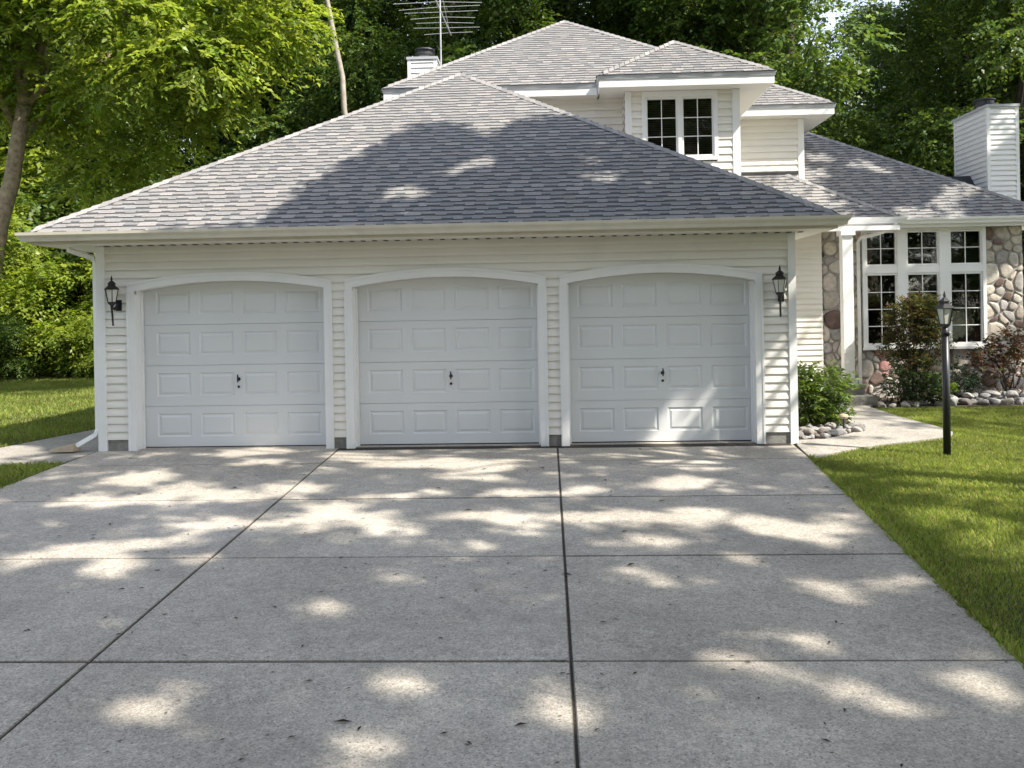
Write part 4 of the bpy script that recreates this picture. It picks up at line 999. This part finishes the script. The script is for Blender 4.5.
bush('round_evergreen', 'small dark evergreen behind the lamp post below the window', (7.15,4.75,.02), [(7.15,4.75,.42,.3,.25,.36),(7.3,4.7,.3,.25,.2,.25)], 130, .12, 8, .045, .025, [(.022,.045,.025),(.03,.055,.03)], 74, 6)
bush('red_leaf_shrub', 'reddish brown leafed shrub against the stone wall at the right', (8.1,4.75,.02), [(8.0,4.75,.5,.35,.3,.4),(8.3,4.7,.75,.3,.3,.35),(7.75,4.8,.75,.22,.2,.25),(8.2,4.8,1.05,.22,.22,.22)], 62, .2, 8, .07, .04, [(.13,.06,.045),(.10,.06,.035),(.085,.08,.03),(.16,.085,.06)], 75, 12)
bush('lime_plant', 'small lime green plant between the dark shrub and the lamp post', (6.72,4.15,.02), [(6.72,4.15,.25,.14,.14,.18)], 50, .14, 7, .07, .04, LIME, 76, 4, cat='plant')
bush('lime_plant', 'lime green leafy plant at the right picture edge by the rocks', (8.75,4.3,.02), [(8.75,4.3,.22,.3,.2,.2),(9.0,4.35,.25,.25,.2,.2)], 60, .14, 7, .08, .05, LIME+GREEN, 77, 5, cat='plant')
bush('leafy_plant', 'light green plant growing among the stems of the window shrub', (6.15,4.45,.02), [(6.1,4.45,.72,.16,.14,.2),(6.4,4.4,.6,.16,.14,.18)], 34, .14, 7, .07, .04, LIME+GREEN, 78, 8, cat='plant')

# ------------------------------------------------------------------ grass
def grass(name, poly, dens, h, w, seed, cols, label=None, fall=None):
    rg = np.random.default_rng(seed); P = np.array(poly); x0, y0 = P.min(0); x1, y1 = P.max(0)
    n = int((x1-x0)*(y1-y0)*dens); x = rg.uniform(x0, x1, n); y = rg.uniform(y0, y1, n)
    if fall is not None:
        kp = rg.uniform(0, 1, n) < fall(x, y); x, y = x[kp], y[kp]
    ins = np.zeros(len(x), bool); j = len(P)-1
    for i in range(len(P)):
        cnd = ((P[i, 1] > y) != (P[j, 1] > y)) & (x < (P[j, 0]-P[i, 0])*(y-P[i, 1])/(P[j, 1]-P[i, 1]+1e-12)+P[i, 0]); ins ^= cnd; j = i
    x, y = x[ins], y[ins]; n = len(x)
    z = SLOPE*np.clip(y, -14, 0)-.013
    patch = .5+.5*np.sin(x*1.7+np.sin(y*2.1)*1.3)*np.cos(y*1.3+x*.6)
    a = rg.uniform(0, 6.283, n); hh = h*rg.uniform(.55, 1.35, n)*(.85+.3*patch); lean = rg.uniform(.1, .9, n)*hh; la = rg.uniform(0, 6.283, n)
    ww = w*rg.uniform(.7, 1.3, n)
    dx, dy = np.cos(a)*ww/2, np.sin(a)*ww/2
    b0 = np.stack([x-dx, y-dy, z], 1); b1 = np.stack([x+dx, y+dy, z], 1)
    mx_, my_ = np.cos(la)*lean*.35, np.sin(la)*lean*.35
    m0 = np.stack([x-dx*.8+mx_, y-dy*.8+my_, z+hh*.6], 1); m1 = np.stack([x+dx*.8+mx_, y+dy*.8+my_, z+hh*.6], 1)
    tp = np.stack([x+np.cos(la)*lean, y+np.sin(la)*lean, z+hh*.95], 1)
    V = np.stack([b0, b1, m1, tp, m0], 1).reshape(-1, 3); base = np.arange(n)[:, None]*5
    Fq = base+np.array([[0, 1, 2, 3, 4]])
    c = np.asarray(cols)[rg.integers(0, len(cols), n)]*rg.uniform(.75, 1.25, (n, 1))*(.82+.36*patch[:, None])
    C = np.repeat(c, 5, axis=0)
    o = np_obj(name, V, Fq, M_GRASS, None, C)
    tag(o, label, 'grass', kind='stuff'); return o
GC = [(.23,.31,.055),(.26,.335,.063),(.195,.275,.05),(.295,.34,.085),(.35,.335,.13)]
RL = [(2.985,-1.03),(3.76,-.41),(4.35,-.10),(4.77,.12),(5.17,.38),(5.38,.75),(5.42,1.4),(5.35,2.45),(5.38,3.7),(6.3,3.8),(9.8,3.85),(9.8,-9.0),(2.22,-9.0)]
grass('lawn_grass', RL, 5200, .038, .006, 81, GC, 'mown green lawn right of the driveway', lambda x, y: np.clip(1.15-(y+4)*.07, .5, 1)*(x < 3.6+(y+11.5)*.6))
grass('lawn_grass', [(-7.42,.31),(-7.06,2.2),(-6.92,9),(-6.9,14.5),(-24,14.5),(-24,.25)], 900, .065, .013, 82, GC, 'sunlit green lawn left of the garage')
grass('lawn_grass', [(-6.62,-.97),(-5.88,-.83),(-5.72,-2.4),(-5.68,-3.4),(-10,-3.4),(-10,-1.0)], 3200, .065, .008, 83, GC, 'corner patch of grass left of the driveway')
ed = []
grass('edge_grass', [(rx(-.9)-.02,-.95),(rx(-.9)+.05,-.95),(rx(-9)+.06,-9),(rx(-9)-.025,-9)], 6500, .065, .007, 84, GC, 'shaggy grass along the right driveway edge')
grass('joint_weeds', [(-2.60,-6.57),(-2.45,-6.60),(-2.42,-6.73),(-2.62,-6.74)], 2600, .028, .008, 85, [(.07,.08,.03),(.10,.09,.045)], 'tiny weeds at the driveway joint crossing')
grass('joint_weeds', [(.03,-6.6),(.15,-6.62),(.13,-6.71),(.05,-6.72)], 1800, .016, .006, 86, [(.07,.08,.03),(.12,.10,.05)], 'tiny weeds in the middle driveway joint')
# leaf scraps on the concrete
rg = np.random.default_rng(91); n = 900
y = -11*rg.uniform(.0, 1, n)**.8; x = rg.uniform(-5.6, 2.9, n); ok = x < 3.0+.095*y; x, y = x[ok], y[ok]; n = len(x)
s = rg.uniform(.003, .016, n)*np.where(rg.uniform(0, 1, n) < .06, 2.0, 1); a = rg.uniform(0, 6.28, n); z = SLOPE*y+.019
c_, s_ = np.cos(a), np.sin(a)
V = np.stack([np.stack([x-c_*s*1.6, y-s_*s*1.6, z], 1), np.stack([x+s_*s*.45, y-c_*s*.45, z+.3*s], 1), np.stack([x+c_*s*1.6, y+s_*s*1.6, z+.1*s], 1), np.stack([x-s_*s*.45, y+c_*s*.45, z+.35*s], 1)], 1).reshape(-1, 3)
C = np.repeat(np.array([(.05,.038,.025),(.035,.03,.02),(.09,.065,.035)])[rg.integers(0, 3, n)], 4, axis=0)
tag(np_obj('leaf_litter', V, np.arange(len(V)).reshape(-1, 4), M_GRASS, None, C), 'dry leaf scraps and twigs scattered on the driveway concrete', 'leaf litter', kind='stuff')
